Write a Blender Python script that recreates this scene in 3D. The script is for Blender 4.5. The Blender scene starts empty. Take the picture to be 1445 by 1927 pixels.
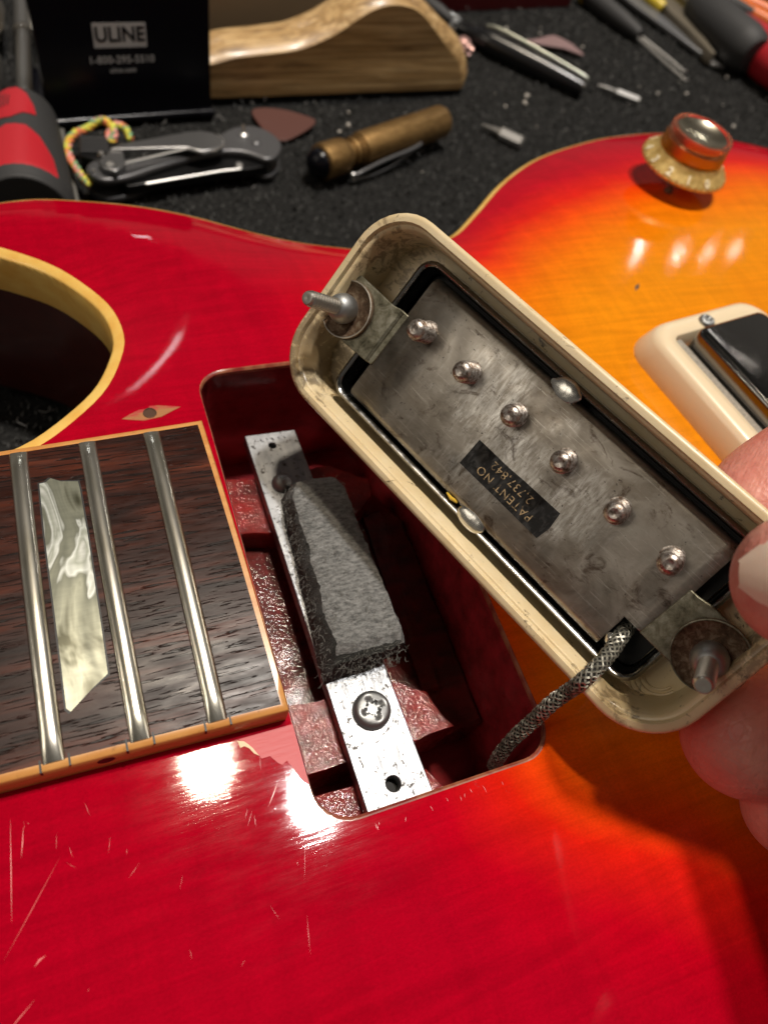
import bpy, bmesh, math, random
import numpy as np
from mathutils import Vector, Matrix, noise
from mathutils.geometry import delaunay_2d_cdt
random.seed(7); rng = np.random.default_rng(11)
S = .001                                   # everything below is written in millimetres
sc = bpy.context.scene
COL = sc.collection

# ------------------------------------------------------------------ camera, world, lamps, exposure
cd = bpy.data.cameras.new('camera'); cam = bpy.data.objects.new('camera', cd); COL.objects.link(cam)
right = Vector((0.919271, -0.324611, 0.22264)); down = Vector((-0.166412, -0.833079, -0.527529)); fwd = Vector((0.356718, 0.447892, -0.819844))
mw = Matrix.Identity(4)
for i in range(3):
    mw[i][0], mw[i][1], mw[i][2] = right[i], -down[i], -fwd[i]
mw[0][3], mw[1][3], mw[2][3] = -19.421 * S, -54.739 * S, 107.849 * S
cam.matrix_world = mw
cd.sensor_width = 36; cd.lens = 1347.24 / 1927 * 36
cd.clip_start = .002; cd.clip_end = 20
cd.dof.use_dof = True; cd.dof.focus_distance = .112; cd.dof.aperture_fstop = 20
sc.camera = cam
w = bpy.data.worlds.new("World"); sc.world = w; w.use_nodes = True
nt = w.node_tree; bg = nt.nodes['Background']
tc = nt.nodes.new('ShaderNodeTexCoord'); sx = nt.nodes.new('ShaderNodeSeparateXYZ'); rp = nt.nodes.new('ShaderNodeValToRGB')
mr = nt.nodes.new('ShaderNodeMapRange'); mr.inputs[1].default_value = -1
nt.links.new(tc.outputs['Generated'], sx.inputs[0]); nt.links.new(sx.outputs[2], mr.inputs[0]); nt.links.new(mr.outputs[0], rp.inputs[0])
el = rp.color_ramp.elements
el[0].position = .35; el[0].color = (.05, .045, .04, 1); el[1].position = .95; el[1].color = (.07, .063, .055, 1)
for p_, c_ in ((.50, .30), (.66, .34), (.78, .16)):
    e_ = rp.color_ramp.elements.new(p_); e_.color = (c_, c_ * .9, c_ * .78, 1)
nt.links.new(rp.outputs[0], bg.inputs[0]); bg.inputs[1].default_value = .42

def lamp(name, loc, target, power, size, color, size_y=None):
    l = bpy.data.lights.new(name, 'AREA'); l.energy = power; l.color = color
    l.shape = 'DISK' if size_y is None else 'RECTANGLE'; l.size = size * S
    if size_y: l.size_y = size_y * S
    o = bpy.data.objects.new(name, l); COL.objects.link(o)
    d = (Vector(target) - Vector(loc)).normalized()
    o.matrix_world = Matrix.Translation(Vector(loc) * S) @ d.to_track_quat('-Z', 'Y').to_matrix().to_4x4()
    return o
lamp('ceiling_lamp', (419, 268, 2200), (20, 0, 0), 36, 130, (1, .95, .90))
lamp('ceiling_lamp', (135, 450, 2200), (20, 0, 0), 23, 125, (1, .85, .66))
for x, y, z, p in ((1568, 1172, 970, .055), (1680, 1177, 970, .035), (1785, 1182, 970, .032), (-900, 250, 700, .14), (-820, -60, 760, .14)):  # last two bulbs are added on the left to put glints on the frets
    lamp('small_bulb_some_added', (x, y, z), (100, 50, 0), p, 17, (1, .93, .84))
def tube_lamp(p, q, target, power, width, color):
    p, q = Vector(p), Vector(q); o = lamp('tube_lamp', (p + q) / 2, target, power, width, color, (q - p).length)
    z = ((p + q) / 2 - Vector(target)).normalized(); y = (q - p).normalized(); x = y.cross(z).normalized(); z = x.cross(y)
    m = Matrix((x, y, z)).transposed().to_4x4(); m.translation = (p + q) / 2 * S; o.matrix_world = m
tube_lamp((1488, 1228, 1022), (1478, 1338, 930), (125, 80, 0), .35, 20, (1, .95, .9))
tube_lamp((-60, 1470, 960), (80, 1590, 730), (0, 80, 0), .35, 20, (.92, .95, 1))
lamp('added_reflection_panel', (880, -150, 760), (0, 0, 0), .8, 420, (1, .90, .76), 420)  # added panel, no known fixture: gives metal parts something bright to reflect
lamp('added_reflection_panel', (-880, 60, 700), (0, 0, 0), 1.25, 420, (1, .88, .72), 420)  # second added panel, brightens the frets from the left
sc.view_settings.view_transform = 'Standard'; sc.view_settings.look = 'None'
sc.view_settings.exposure = 0; sc.view_settings.gamma = 1

# ------------------------------------------------------------------ helpers
def tag(o, label=None, cat=None, group=None, kind=None):
    for k, v in (('label', label), ('category', cat), ('group', group), ('kind', kind)):
        if v: o[k] = v
    return o
def thing(name, label, cat, loc=(0, 0, 0), rot=None, group=None):
    o = bpy.data.objects.new(name, None); COL.objects.link(o); o.empty_display_size = .01
    m = (rot.to_4x4() if rot else Matrix.Identity(4)); o.matrix_world = Matrix.Translation(Vector(loc) * S) @ m
    return tag(o, label, cat, group)
class MB:
    def __init__(s): s.v = []; s.f = []; s.mi = []; s.cur = 0
    def add(s, vs, fs):
        b = len(s.v); s.v += [tuple(map(float, p)) for p in vs]; s.f += [tuple(b + i for i in f) for f in fs]; s.mi += [s.cur] * len(fs); return s
    def box(s, x0, x1, y0, y1, z0, z1):
        v = [(x, y, z) for z in (z0, z1) for y in (y0, y1) for x in (x0, x1)]
        return s.add(v, [(0, 2, 3, 1), (4, 5, 7, 6), (0, 1, 5, 4), (2, 6, 7, 3), (0, 4, 6, 2), (1, 3, 7, 5)])
    def loft(s, loops, closed=True, cap0=True, cap1=True, ring=False):
        n = len(loops[0]); vs = [p for l in loops for p in l]; fs = []
        m = len(loops)
        for a in range(m if ring else m - 1):
            b = (a + 1) % m
            for i in range(n if closed else n - 1):
                j = (i + 1) % n
                fs.append((a * n + i, a * n + j, b * n + j, b * n + i))
        if closed and not ring:
            if cap0: fs.append(tuple(reversed(range(n))))
            if cap1: fs.append(tuple(range((m - 1) * n, m * n)))
        return s.add(vs, fs)
    def tube(s, path, rad, seg=12, cap=True):
        P = [Vector(p) for p in path]; R = rad if isinstance(rad, (list, tuple)) else [rad] * len(P)
        t = (P[1] - P[0]).normalized(); u = t.orthogonal().normalized(); loops = []
        for i, p in enumerate(P):
            t = (P[min(i + 1, len(P) - 1)] - P[max(i - 1, 0)]).normalized()
            u = (u - t * u.dot(t)).normalized(); v = t.cross(u)
            loops.append([p + (u * math.cos(a) + v * math.sin(a)) * R[i] for a in [2 * math.pi * k / seg for k in range(seg)]])
        return s.loft(loops, True, cap, cap)
    def lathe(s, prof, o=(0, 0, 0), axis=(0, 0, 1), seg=32):
        q = Vector((0, 0, 1)).rotation_difference(Vector(axis).normalized()); o = Vector(o)
        loops = [[o + q @ Vector((max(r, 1e-4) * math.cos(2 * math.pi * k / seg), max(r, 1e-4) * math.sin(2 * math.pi * k / seg), z)) for k in range(seg)] for r, z in prof]
        return s.loft(loops, True, True, True)
    def prism(s, poly, z0, z1):
        return s.loft([[(x, y, z0) for x, y in poly], [(x, y, z1) for x, y in poly]])
    def xf(s, m):
        s.v = [tuple(m @ Vector(p)) for p in s.v]; return s
    def build(s, name, mats, parent=None, smooth=35, bevel=0, seg=2, kind=None, label=None, solid=0, sub=0):
        me = bpy.data.meshes.new(name); me.from_pydata([(x * S, y * S, z * S) for x, y, z in s.v], [], s.f)
        mats = mats if isinstance(mats, (list, tuple)) else [mats]
        for m in mats: me.materials.append(m)
        if len(mats) > 1: me.polygons.foreach_set('material_index', s.mi)
        bm = bmesh.new(); bm.from_mesh(me); bmesh.ops.recalc_face_normals(bm, faces=bm.faces)
        if smooth:
            for f in bm.faces: f.smooth = True
            a = math.radians(smooth)
            for e in bm.edges:
                if len(e.link_faces) == 2 and e.calc_face_angle(0) > a: e.smooth = False
        bm.to_mesh(me); bm.free()
        o = bpy.data.objects.new(name, me); COL.objects.link(o)
        if parent: o.parent = parent
        if solid:
            d = o.modifiers.new('thick', 'SOLIDIFY'); d.thickness = solid * S; d.offset = 0
        if bevel:
            d = o.modifiers.new('bevel', 'BEVEL'); d.width = bevel * S; d.segments = seg; d.limit_method = 'ANGLE'; d.angle_limit = math.radians(40); d.harden_normals = False
        if sub:
            d = o.modifiers.new('sub', 'SUBSURF'); d.levels = sub; d.render_levels = sub
        if kind: o['kind'] = kind
        if label: o['label'] = label
        return o
def rr(hx, hy, r, z, n=7, cx=0, cy=0):
    out = []
    for q, (sx_, sy_) in enumerate(((1, 1), (-1, 1), (-1, -1), (1, -1))):
        for k in range(n):
            a = math.pi / 2 * (q + k / (n - 1))
            out.append((cx + sx_ * (hx - r) + r * math.cos(a), cy + sy_ * (hy - r) + r * math.sin(a), z))
    return out
def smoothpath(pts, n=8, closed=False):
    P = [np.array(p, float) for p in pts]; out = []; m = len(P)
    for i in range(m if closed else m - 1):
        g = lambda k: P[k % m] if closed else P[min(max(k, 0), m - 1)]
        p0, p1, p2, p3 = g(i - 1), g(i), g(i + 1), g(i + 2)
        for k in range(n):
            t = k / n
            out.append(.5 * ((2 * p1) + (p2 - p0) * t + (2 * p0 - 5 * p1 + 4 * p2 - p3) * t * t + (3 * p1 - p0 - 3 * p2 + p3) * t ** 3))
    if not closed: out.append(P[-1])
    return [tuple(p) for p in out]
def text(name, body, size, m, parent, mw_, bold=0, depth=.05, align='CENTER', spacing=1):
    cu = bpy.data.curves.new(name, 'FONT'); cu.body = body; cu.size = size * S; cu.align_x = align; cu.align_y = 'CENTER'
    cu.offset = bold * S; cu.extrude = depth * S; cu.space_character = spacing; cu.resolution_u = 4
    o = bpy.data.objects.new(name, cu); COL.objects.link(o)
    bpy.context.view_layer.update()
    me = bpy.data.meshes.new_from_object(o.evaluated_get(bpy.context.evaluated_depsgraph_get()))
    bpy.data.objects.remove(o); me.materials.clear(); me.materials.append(m)
    me.transform(Matrix.Translation(mw_.translation * S) @ mw_.to_3x3().to_4x4())
    o = bpy.data.objects.new(name, me); COL.objects.link(o); o.parent = parent
    return o

# ------------------------------------------------------------------ materials
class M:
    def __init__(s, name, color=(.5, .5, .5), rough=.5, metal=0., **kw):
        s.m = bpy.data.materials.new(name); s.m.use_nodes = True; s.nt = s.m.node_tree; s.b = s.nt.nodes['Principled BSDF']
        s.set('Base Color', (*color, 1)); s.set('Roughness', rough); s.set('Metallic', metal)
        for k, v in kw.items(): s.set(k.replace('_', ' '), v)
    def set(s, k, v):
        i = s.b.inputs[k]
        if isinstance(v, bpy.types.NodeSocket): s.nt.links.new(v, i)
        else: i.default_value = v
    def n(s, t, **ins):
        nd = s.nt.nodes.new('ShaderNode' + t); return nd
    def co(s, scale=(1, 1, 1), rot=(0, 0, 0)):       # object coordinates in millimetres
        t = s.n('TexCoord'); mp = s.n('Mapping'); mp.inputs['Scale'].default_value = tuple(1000 * k for k in scale)
        mp.inputs['Rotation'].default_value = rot
        s.nt.links.new(t.outputs['Object'], mp.inputs[0]); return mp.outputs[0]
    def noise(s, scale=(1, 1, 1), detail=4, rough=.55, dist=0, rot=(0, 0, 0)):
        nd = s.n('TexNoise'); nd.inputs['Scale'].default_value = 1; nd.inputs['Detail'].default_value = detail
        nd.inputs['Roughness'].default_value = rough; nd.inputs['Distortion'].default_value = dist
        s.nt.links.new(s.co(scale if isinstance(scale, tuple) else (scale,) * 3, rot), nd.inputs['Vector']); return nd.outputs[0]
    def voro(s, scale=(1, 1, 1), feature='F1'):
        nd = s.n('TexVoronoi'); nd.feature = feature; nd.inputs['Scale'].default_value = 1
        s.nt.links.new(s.co(scale if isinstance(scale, tuple) else (scale,) * 3), nd.inputs['Vector']); return nd.outputs[0]
    def ramp(s, fac, stops):
        nd = s.n('ValToRGB'); s.nt.links.new(fac, nd.inputs[0]); e = nd.color_ramp.elements
        while len(e) < len(stops): e.new(.5)
        for k, (p, c) in enumerate(stops):
            e[k].position = p; c = (c, c, c) if not isinstance(c, tuple) else c; e[k].color = (*c, 1)
        return nd.outputs[0]
    def mix(s, fac, a, b, mode='MIX'):
        nd = s.n('Mix'); nd.data_type = 'RGBA'; nd.blend_type = mode
        for i, v in ((0, fac), (6, a), (7, b)):
            if isinstance(v, bpy.types.NodeSocket): s.nt.links.new(v, nd.inputs[i])
            else: nd.inputs[i].default_value = (*v, 1) if isinstance(v, tuple) else v
        return nd.outputs[2]
    def math(s, op, a, b=0.):
        nd = s.n('Math'); nd.operation = op
        for i, v in ((0, a), (1, b)):
            if isinstance(v, bpy.types.NodeSocket): s.nt.links.new(v, nd.inputs[i])
            else: nd.inputs[i].default_value = v
        return nd.outputs[0]
    def bump(s, h, dist=.1, strength=1, coat=False, prev=None):
        nd = s.n('Bump'); nd.inputs['Strength'].default_value = strength; nd.inputs['Distance'].default_value = dist * S
        s.nt.links.new(h, nd.inputs['Height'])
        if prev is not None: s.nt.links.new(prev, nd.inputs['Normal'])
        s.set('Normal', nd.outputs[0])
        if coat: s.set('Coat Normal', nd.outputs[0])
        return nd.outputs[0]
def attr(m, name):
    a = m.n('Attribute'); a.attribute_name = name; return a.outputs['Fac']

def mk_top():
    m = M('sunburst_lacquer', rough=.3, Coat_Weight=.6, Coat_Roughness=.05, Specular_IOR_Level=0.)
    t = attr(m, 'burst')
    wob = m.noise((.05, .05, .05), 3)
    t = m.math('ADD', t, m.math('MULTIPLY', m.math('SUBTRACT', wob, .5), .16))
    c = m.ramp(t, [(.0, (.42, .0004, .014)), (.16, (.52, .0008, .012)), (.36, (.72, .014, .005)), (.52, (.84, .072, .003)), (.76, (.84, .19, .003)), (1, (.83, .27, .005))])
    grain = m.ramp(m.noise((.025, .30, .3), 5, .62, 1.5), [(.33, .70), (.62, 1.0)])
    c = m.mix(.6, c, grain, 'MULTIPLY')
    flame = m.ramp(m.noise((.22, .035, .1), 2, .5, 1.2, (0, 0, .5)), [(.35, .78), (.7, 1.0)])
    c = m.mix(.45, c, flame, 'MULTIPLY')
    speck = m.ramp(m.noise((1.9, 2.6, 1.), 3, .7), [(.30, .82), (.70, 1.10)])
    c = m.mix(.8, c, speck, 'MULTIPLY')
    m.set('Base Color', c)
    b1 = m.bump(m.noise((.12, 2.2, .5), 4, .6, .6), .012, 1)
    cn = m.n('Bump'); cn.inputs['Strength'].default_value = .8; cn.inputs['Distance'].default_value = .045 * S
    m.nt.links.new(m.noise(.07, 2, .5), cn.inputs['Height'])
    c2 = m.n('Bump'); c2.inputs['Strength'].default_value = 1; c2.inputs['Distance'].default_value = .0055 * S
    m.nt.links.new(m.noise((.12, 1.7, .5), 4, .65, .4), c2.inputs['Height']); m.nt.links.new(cn.outputs[0], c2.inputs['Normal']); m.set('Coat Normal', c2.outputs[0])
    m.set('Coat Roughness', m.ramp(m.noise((.12, .5, .3), 4, .6), [(.3, .03), (.7, .07)]))
    return m.m
TOP = mk_top()
def mk_bind():
    m = M('aged_binding', (.78, .50, .18), .35, Coat_Weight=.6, Coat_Roughness=.12, Subsurface_Weight=.08, Subsurface_Radius=(.002, .001, .0005))
    m.set('Base Color', m.mix(m.ramp(m.noise((.15, .15, .3), 4), [(.35, 0.), (.7, 1.)]), (.84, .56, .15), (.76, .42, .08)))
    return m.m
BIND = mk_bind()
def mk_bindside():
    m = M('cutaway_binding', (.72, .45, .10), .4, Coat_Weight=.5, Coat_Roughness=.15)
    return m.m
BINDS = mk_bindside()
def mk_fbind():
    m = M('fretboard_binding', rough=.4, Coat_Weight=.4, Coat_Roughness=.2)
    c = m.mix(m.ramp(m.noise((.12, .5, .5), 5, .6), [(.3, 0.), (.7, 1.)]), (.66, .33, .10), (.52, .21, .045))
    d = m.ramp(m.noise(.9, 5, .7), [(.30, .55), (.42, 1.)])
    m.set('Base Color', m.mix(.7, c, d, 'MULTIPLY')); m.bump(m.noise(.8, 4), .02)
    return m.m
FBIND = mk_fbind()
MAHOG = M('dark_red_mahogany', (.075, .010, .008), .35, Coat_Weight=.7, Coat_Roughness=.12); MAHOG.set('Base Color', MAHOG.mix(MAHOG.noise((.03, .3, .3), 5), (.09, .012, .008), (.04, .006, .005)))
MAHOG = MAHOG.m
def mk_cav(name, ca, cb, rough=.35, wr=.25):
    m = M(name, rough=rough, Coat_Weight=.8, Coat_Roughness=.05, Specular_IOR_Level=.08)
    c = m.mix(m.ramp(m.noise((.12, .25, .2), 5, .65), [(.35, 0.), (.65, 1.)]), ca, cb)
    dust = m.ramp(m.noise(2.1, 6, .75), [(.58, 0.), (.68, 1.)])
    c = m.mix(m.math('MULTIPLY', dust, .24), c, (.26, .17, .12)); m.set('Base Color', c)
    b = m.bump(m.noise((1.5, 1.2, 1.5), 5, .6, .8), wr * .8, .7, True)
    m.set('Roughness', m.ramp(m.noise(.4, 3), [(.3, .22), (.7, .6)]))
    return m.m
CAVW = mk_cav('cavity_wall_lacquer', (.34, .020, .028), (.17, .012, .014), wr=.05)
CAVF = mk_cav('cavity_floor_lacquer', (.15, .010, .009), (.055, .011, .008), wr=.16)
LEDGE = mk_cav('red_ledge_lacquer', (.27, .011, .009), (.11, .009, .007), wr=.30)
def mk_rose():
    m = M('rosewood', rough=.42, Specular_IOR_Level=.21)
    c = m.ramp(m.noise((.022, .26, .4), 5, .6, .8), [(.34, (.009, .003, .0022)), (.48, (.028, .008, .005)), (.58, (.060, .015, .008)), (.70, (.12, .030, .014))])
    pore = m.ramp(m.noise((.15, 2.5, 1.), 3, .5, .2), [(.38, 0.), (.43, 1.)])
    c = m.mix(m.math('SUBTRACT', 1., pore), c, (.010, .006, .005))
    dust = m.ramp(m.noise((.22, 2.6, 1.), 3, .5, .3, (0, 0, .02)), [(.66, 0.), (.71, 1.)])
    c = m.mix(m.math('MULTIPLY', dust, .07), c, (.25, .19, .16)); m.set('Base Color', c)
    b = m.bump(pore, .09, .8)
    m.bump(m.noise((.35, 1.5, 1), 5, .7), .022, .7, False, b)
    m.set('Roughness', m.ramp(m.noise((.2, .8, .5), 4), [(.3, .26), (.7, .42)]))
    return m.m
ROSE = mk_rose()
FRET = M('fret_nickel', (.66, .64, .57), .24, 1.); FRET.bump(FRET.noise((3, .15, 3), 3), .012); FRET.set('Base Color', FRET.mix(FRET.ramp(FRET.noise((.6, .12, .6), 4), [(.4, 0.), (.7, 1.)]), (.84, .81, .72), (.60, .57, .46))); FRET = FRET.m
def mk_pearl():
    m = M('pearl_inlay', rough=.3, Coat_Weight=.5, Coat_Roughness=.15, Metallic=.55)
    c = m.ramp(m.noise((.15, .06, .2), 3, .55, 1.0), [(.30, (.08, .08, .05)), (.42, (.30, .31, .24)), (.50, (.22, .23, .18)), (.545, (.78, .82, .77)), (.60, (.42, .45, .38)), (.68, (.86, .88, .84)), (.74, (.40, .42, .36))])
    f = m.ramp(m.noise((.25, 1.6, 1), 4, .6), [(.3, .82), (.7, 1.)]); m.set('Base Color', m.mix(.8, c, f, 'MULTIPLY')); m.bump(m.noise((.13, .05, .2), 2, .5, .5), .9, .4)
    return m.m
PEARL = mk_pearl()
BLACK = M('matt_black', (.012, .012, .012), .5).m
DARK = M('shade_and_mark_black', (.006, .006, .006), .7).m  # near-black for painted shade in openings, also for the stamped marks
def mk_plate():
    m = M('scratched_steel', rough=.38, metal=1.)
    c = m.ramp(m.noise((.5, .15, .5), 4), [(.3, (.24, .25, .265)), (.7, (.40, .41, .42))])
    sp = m.ramp(m.noise(.85, 5, .70, .3), [(.575, 0.), (.63, 1.)])
    c = m.mix(sp, c, (.035, .028, .024))
    m.set('Base Color', c); m.set('Metallic', m.math('SUBTRACT', 1., m.math('MULTIPLY', sp, .8)))
    m.set('Roughness', m.ramp(m.noise((1.8, .15, 1), 4), [(.3, .36), (.7, .55)])); m.bump(m.noise(1.4, 5, .7), .03)
    return m.m
PLATE = mk_plate()
def mk_foam(name, ca, cb):
    m = M(name, rough=.95, Specular_IOR_Level=.15, Sheen_Weight=.3, Sheen_Roughness=.5)
    c = m.mix(m.ramp(m.noise((.8, 1.9, 1.4), 5, .72), [(.33, 0.), (.64, 1.)]), ca, cb)
    f = m.ramp(m.noise(3.2, 4, .75), [(.60, 0.), (.74, 1.)]); c = m.mix(m.math('MULTIPLY', f, .35), c, tuple(2.2 * k for k in cb))
    m.set('Base Color', c); m.bump(m.noise(2.2, 5, .75), .4)
    return m.m
FOAM = mk_foam('grey_felt', (.065, .067, .065), (.28, .283, .275)); FOAMS = mk_foam('black_fuzzy_felt', (.008, .008, .007), (.022, .022, .018))
SCREW = M('dull_screw_steel', (.36, .37, .37), .5, 1.); SCREW.bump(SCREW.noise(.9, 4), .05); SCREW = SCREW.m
def mk_cream():
    m = M('cream_plastic', rough=.36, Subsurface_Weight=.12, Subsurface_Radius=(.003, .002, .001), Coat_Weight=.25, Coat_Roughness=.2)
    c = m.mix(m.ramp(m.noise(.12, 4, .6), [(.35, 0.), (.7, 1.)]), (.74, .62, .40), (.66, .51, .28))
    d = m.ramp(m.noise((.25, .4, .3), 6, .72, .7), [(.31, 1.), (.385, 0.)])
    c = m.mix(m.math('MULTIPLY', d, .9), c, (.045, .026, .015))
    d2 = m.ramp(m.noise((.9, .5, .9), 5, .7), [(.30, 1.), (.345, 0.)]); c = m.mix(m.math('MULTIPLY', d2, .6), c, (.08, .045, .025))
    for cx, cy, rad, th in ((-39, -11, 11, .50), (-37, 9, 9, .56), (41, 2, 11, .60), (35, -15, 7, .66)):
        tc_ = m.n('TexCoord'); mp = m.n('Mapping'); k = 1000 / rad; mp.inputs['Scale'].default_value = (k, k, k * .6); mp.inputs['Location'].default_value = (-cx / rad, -cy / rad, 2 / rad)
        m.nt.links.new(tc_.outputs['Object'], mp.inputs[0]); gd = m.n('TexGradient'); gd.gradient_type = 'SPHERICAL'; m.nt.links.new(mp.outputs[0], gd.inputs[0])
        g = m.math('ADD', m.math('MULTIPLY', gd.outputs[0], .35), m.noise((.42, .55, .42), 6, .72, .6)); g = m.ramp(g, [(th + .10, 0.), (th + .20, 1.)])
        c = m.mix(m.math('MULTIPLY', g, m.math('MULTIPLY', m.math('GREATER_THAN', gd.outputs[0], .02), .6)), c, (.10, .055, .028))
    m.set('Base Color', c); m.bump(m.noise(.9, 5, .65), .04)
    return m.m
CREAM = mk_cream()
CREAM2 = M('clean_cream_plastic', (.80, .66, .45), .33, Coat_Weight=.3, Coat_Roughness=.15, Subsurface_Weight=.1, Subsurface_Radius=(.003, .002, .001)).m
def mk_nick():
    m = M('tarnished_nickel', rough=.4, metal=.9)
    big = m.ramp(m.noise((.07, .10, .1), 5, .65, .8), [(.35, 0.), (.65, 1.)])
    c = m.mix(big, (.19, .165, .135), (.36, .335, .295))
    rub = m.math('MULTIPLY', m.ramp(m.noise((.11, .09, .1), 4, .6, .5), [(.44, 0.), (.62, 1.)]), m.ramp(m.noise((1.6, .35, 1), 5, .75, .3, (0, 0, .35)), [(.40, 0.), (.62, 1.)]))
    gd = m.n('TexGradient'); gd.gradient_type = 'SPHERICAL'; m.nt.links.new(m.co((.045, .062, 0.)), gd.inputs[0]); wear = m.ramp(gd.outputs[0], [(.0, 0.), (.55, 1.)])
    rub = m.math('MULTIPLY', rub, m.math('ADD', wear, .12))
    c = m.mix(m.math('MULTIPLY', rub, .85), c, (.74, .73, .70))
    fine = m.ramp(m.noise((.12, 3.2, 1), 4, .7, .2, (0, 0, 1.1)), [(.60, 0.), (.66, 1.)]); c = m.mix(m.math('MULTIPLY', fine, .30), c, (.7, .68, .63))
    sp = m.ramp(m.noise(1.15, 6, .74), [(.635, 0.), (.68, 1.)]); c = m.mix(sp, c, (.022, .013, .009))
    st = m.ramp(m.noise((.22, .30, .3), 6, .7, 1.), [(.57, 0.), (.68, 1.)]); c = m.mix(m.math('MULTIPLY', st, .75), c, (.050, .026, .013))
    m.set('Base Color', c); m.set('Metallic', m.math('SUBTRACT', .92, m.math('MULTIPLY', sp, .8)))
    m.set('Roughness', m.ramp(m.noise((.25, .2, .2), 5, .7), [(.3, .28), (.7, .55)])); m.bump(m.noise((.9, 1.2, 1), 6, .75), .03)
    return m.m
NICK = mk_nick()
def mk_rust():
    m = M('rusty_grimy_steel', rough=.6, metal=.5)
    c = m.ramp(m.noise(.9, 6, .7, .5), [(.3, (.035, .020, .012)), (.5, (.14, .085, .05)), (.68, (.30, .24, .17))])
    m.set('Base Color', c); m.bump(m.noise(1.6, 6, .75), .12)
    return m.m
RUST = mk_rust()
GRIMY = M('grimy_tab_nickel', rough=.45, metal=.85); GRIMY.set('Base Color', GRIMY.ramp(GRIMY.noise((.5, .5, .5), 6, .7, .4), [(.3, (.05, .045, .028)), (.5, (.19, .18, .13)), (.7, (.34, .33, .27))])); GRIMY.bump(GRIMY.noise(1.2, 5, .7), .05); GRIMY = GRIMY.m
POLE = M('pole_nickel', (.62, .57, .52), .4, 1.); POLE.set('Base Color', POLE.mix(POLE.ramp(POLE.noise(1.3, 5, .7), [(.42, 0.), (.62, 1.)]), (.58, .54, .50), (.16, .11, .08))); POLE.bump(POLE.noise(1.8, 4), .06); POLE = POLE.m
THREAD = M('bare_thread_steel', (.55, .52, .47), .33, 1.).m
CAN = M('black_nickel_cover', (.24, .24, .235), .2, 1.); CAN.set('Roughness', CAN.ramp(CAN.noise(.6, 4), [(.3, .12), (.7, .32)])); CAN = CAN.m
SOLDER = M('solder', (.62, .61, .57), .27, 1.); SOLDER.bump(SOLDER.noise(.35, 2), .16); SOLDER = SOLDER.m
STICK = M('worn_black_sticker', rough=.6, Specular_IOR_Level=.2); STICK.set('Base Color', STICK.ramp(STICK.noise((.9, .45, 1), 4, .6, .8), [(.45, (.010, .010, .010)), (.75, (.055, .055, .055))])); STICK.bump(STICK.noise((.9, .45, 1), 3, .6, .8), .12); STICK = STICK.m
GOLDT = M('gold_print', rough=.5); GOLDT.set('Base Color', GOLDT.mix(GOLDT.ramp(GOLDT.noise(1.4, 3, .6), [(.42, 0.), (.52, 1.)]), (.07, .05, .03), (.40, .29, .16))); GOLDT = GOLDT.m
BRAID = M('braided_shield_wire', rough=.5, metal=.9); BRAID.set('Base Color', BRAID.ramp(BRAID.noise(.8, 4), [(.3, (.17, .165, .13)), (.7, (.50, .49, .43))])); BRAID = BRAID.m
BRAIDC = M('braid_core', (.012, .011, .009), .8).m
CHROME = M('black_chrome', (.17, .165, .16), .1, 1.); CHROME.bump(CHROME.noise(.9, 5, .7), .02); CHROME = CHROME.m
def mk_skin():
    m = M('skin', rough=.46, Subsurface_Weight=.22, Subsurface_Radius=(.004, .0016, .0008), Specular_IOR_Level=.4)
    c = m.mix(m.ramp(m.noise(.09, 4, .55), [(.35, 0.), (.65, 1.)]), (.70, .33, .26), (.58, .18, .145))
    m.set('Base Color', m.mix(.5, c, m.ramp(m.noise(1.2, 4), [(.3, .86), (.7, 1.)]), 'MULTIPLY'))
    b = m.bump(m.voro((1.1, 1.1, 1.1)), .10, .7); wv = m.n('TexWave'); wv.inputs['Scale'].default_value = 1; wv.inputs['Distortion'].default_value = 5.; wv.inputs['Detail'].default_value = 2.; wv.inputs['Detail Scale'].default_value = .25
    m.nt.links.new(m.co((.55, .55, .75), (0, .6, .9)), wv.inputs['Vector']); b = m.bump(wv.outputs['Fac'], .018, .6, False, b); vc = m.voro((.30, .62, .45), 'DISTANCE_TO_EDGE'); b = m.bump(m.ramp(vc, [(0., 0.), (.14, 1.)]), .05, .6, False, b)
    m.bump(m.noise((.5, .5, .5), 4), .12, .6, False, b)
    return m.m
SKIN = mk_skin()
NAIL = M('fingernail', (.80, .62, .50), .3, Subsurface_Weight=.2, Subsurface_Radius=(.003, .0015, .001), Coat_Weight=.4, Coat_Roughness=.2).m
BARE = M('bare_wood', (.42, .21, .08), .6); BARE.set('Base Color', BARE.mix(BARE.ramp(BARE.noise((.16, .5, 1), 5), [(.4, 0.), (.55, 1.)]), (.42, .035, .03), (.36, .15, .05))); BARE = BARE.m
PALE = M('splintered_pale_wood', (.80, .62, .40), .6).m
WORNRED = M('thin_pink_red_lacquer', rough=.55, Coat_Weight=.12, Coat_Roughness=.3); WORNRED.set('Base Color', WORNRED.mix(WORNRED.noise((.3, 1.2, 1), 5), (.46, .006, .016), (.52, .022, .028))); WORNRED.bump(WORNRED.noise((.2, 1.2, 1), 4), .03, 1, True); WORNRED = WORNRED.m
SCR = M('scratch_mark', (.70, .14, .14), .3, Specular_IOR_Level=.8).m

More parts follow.
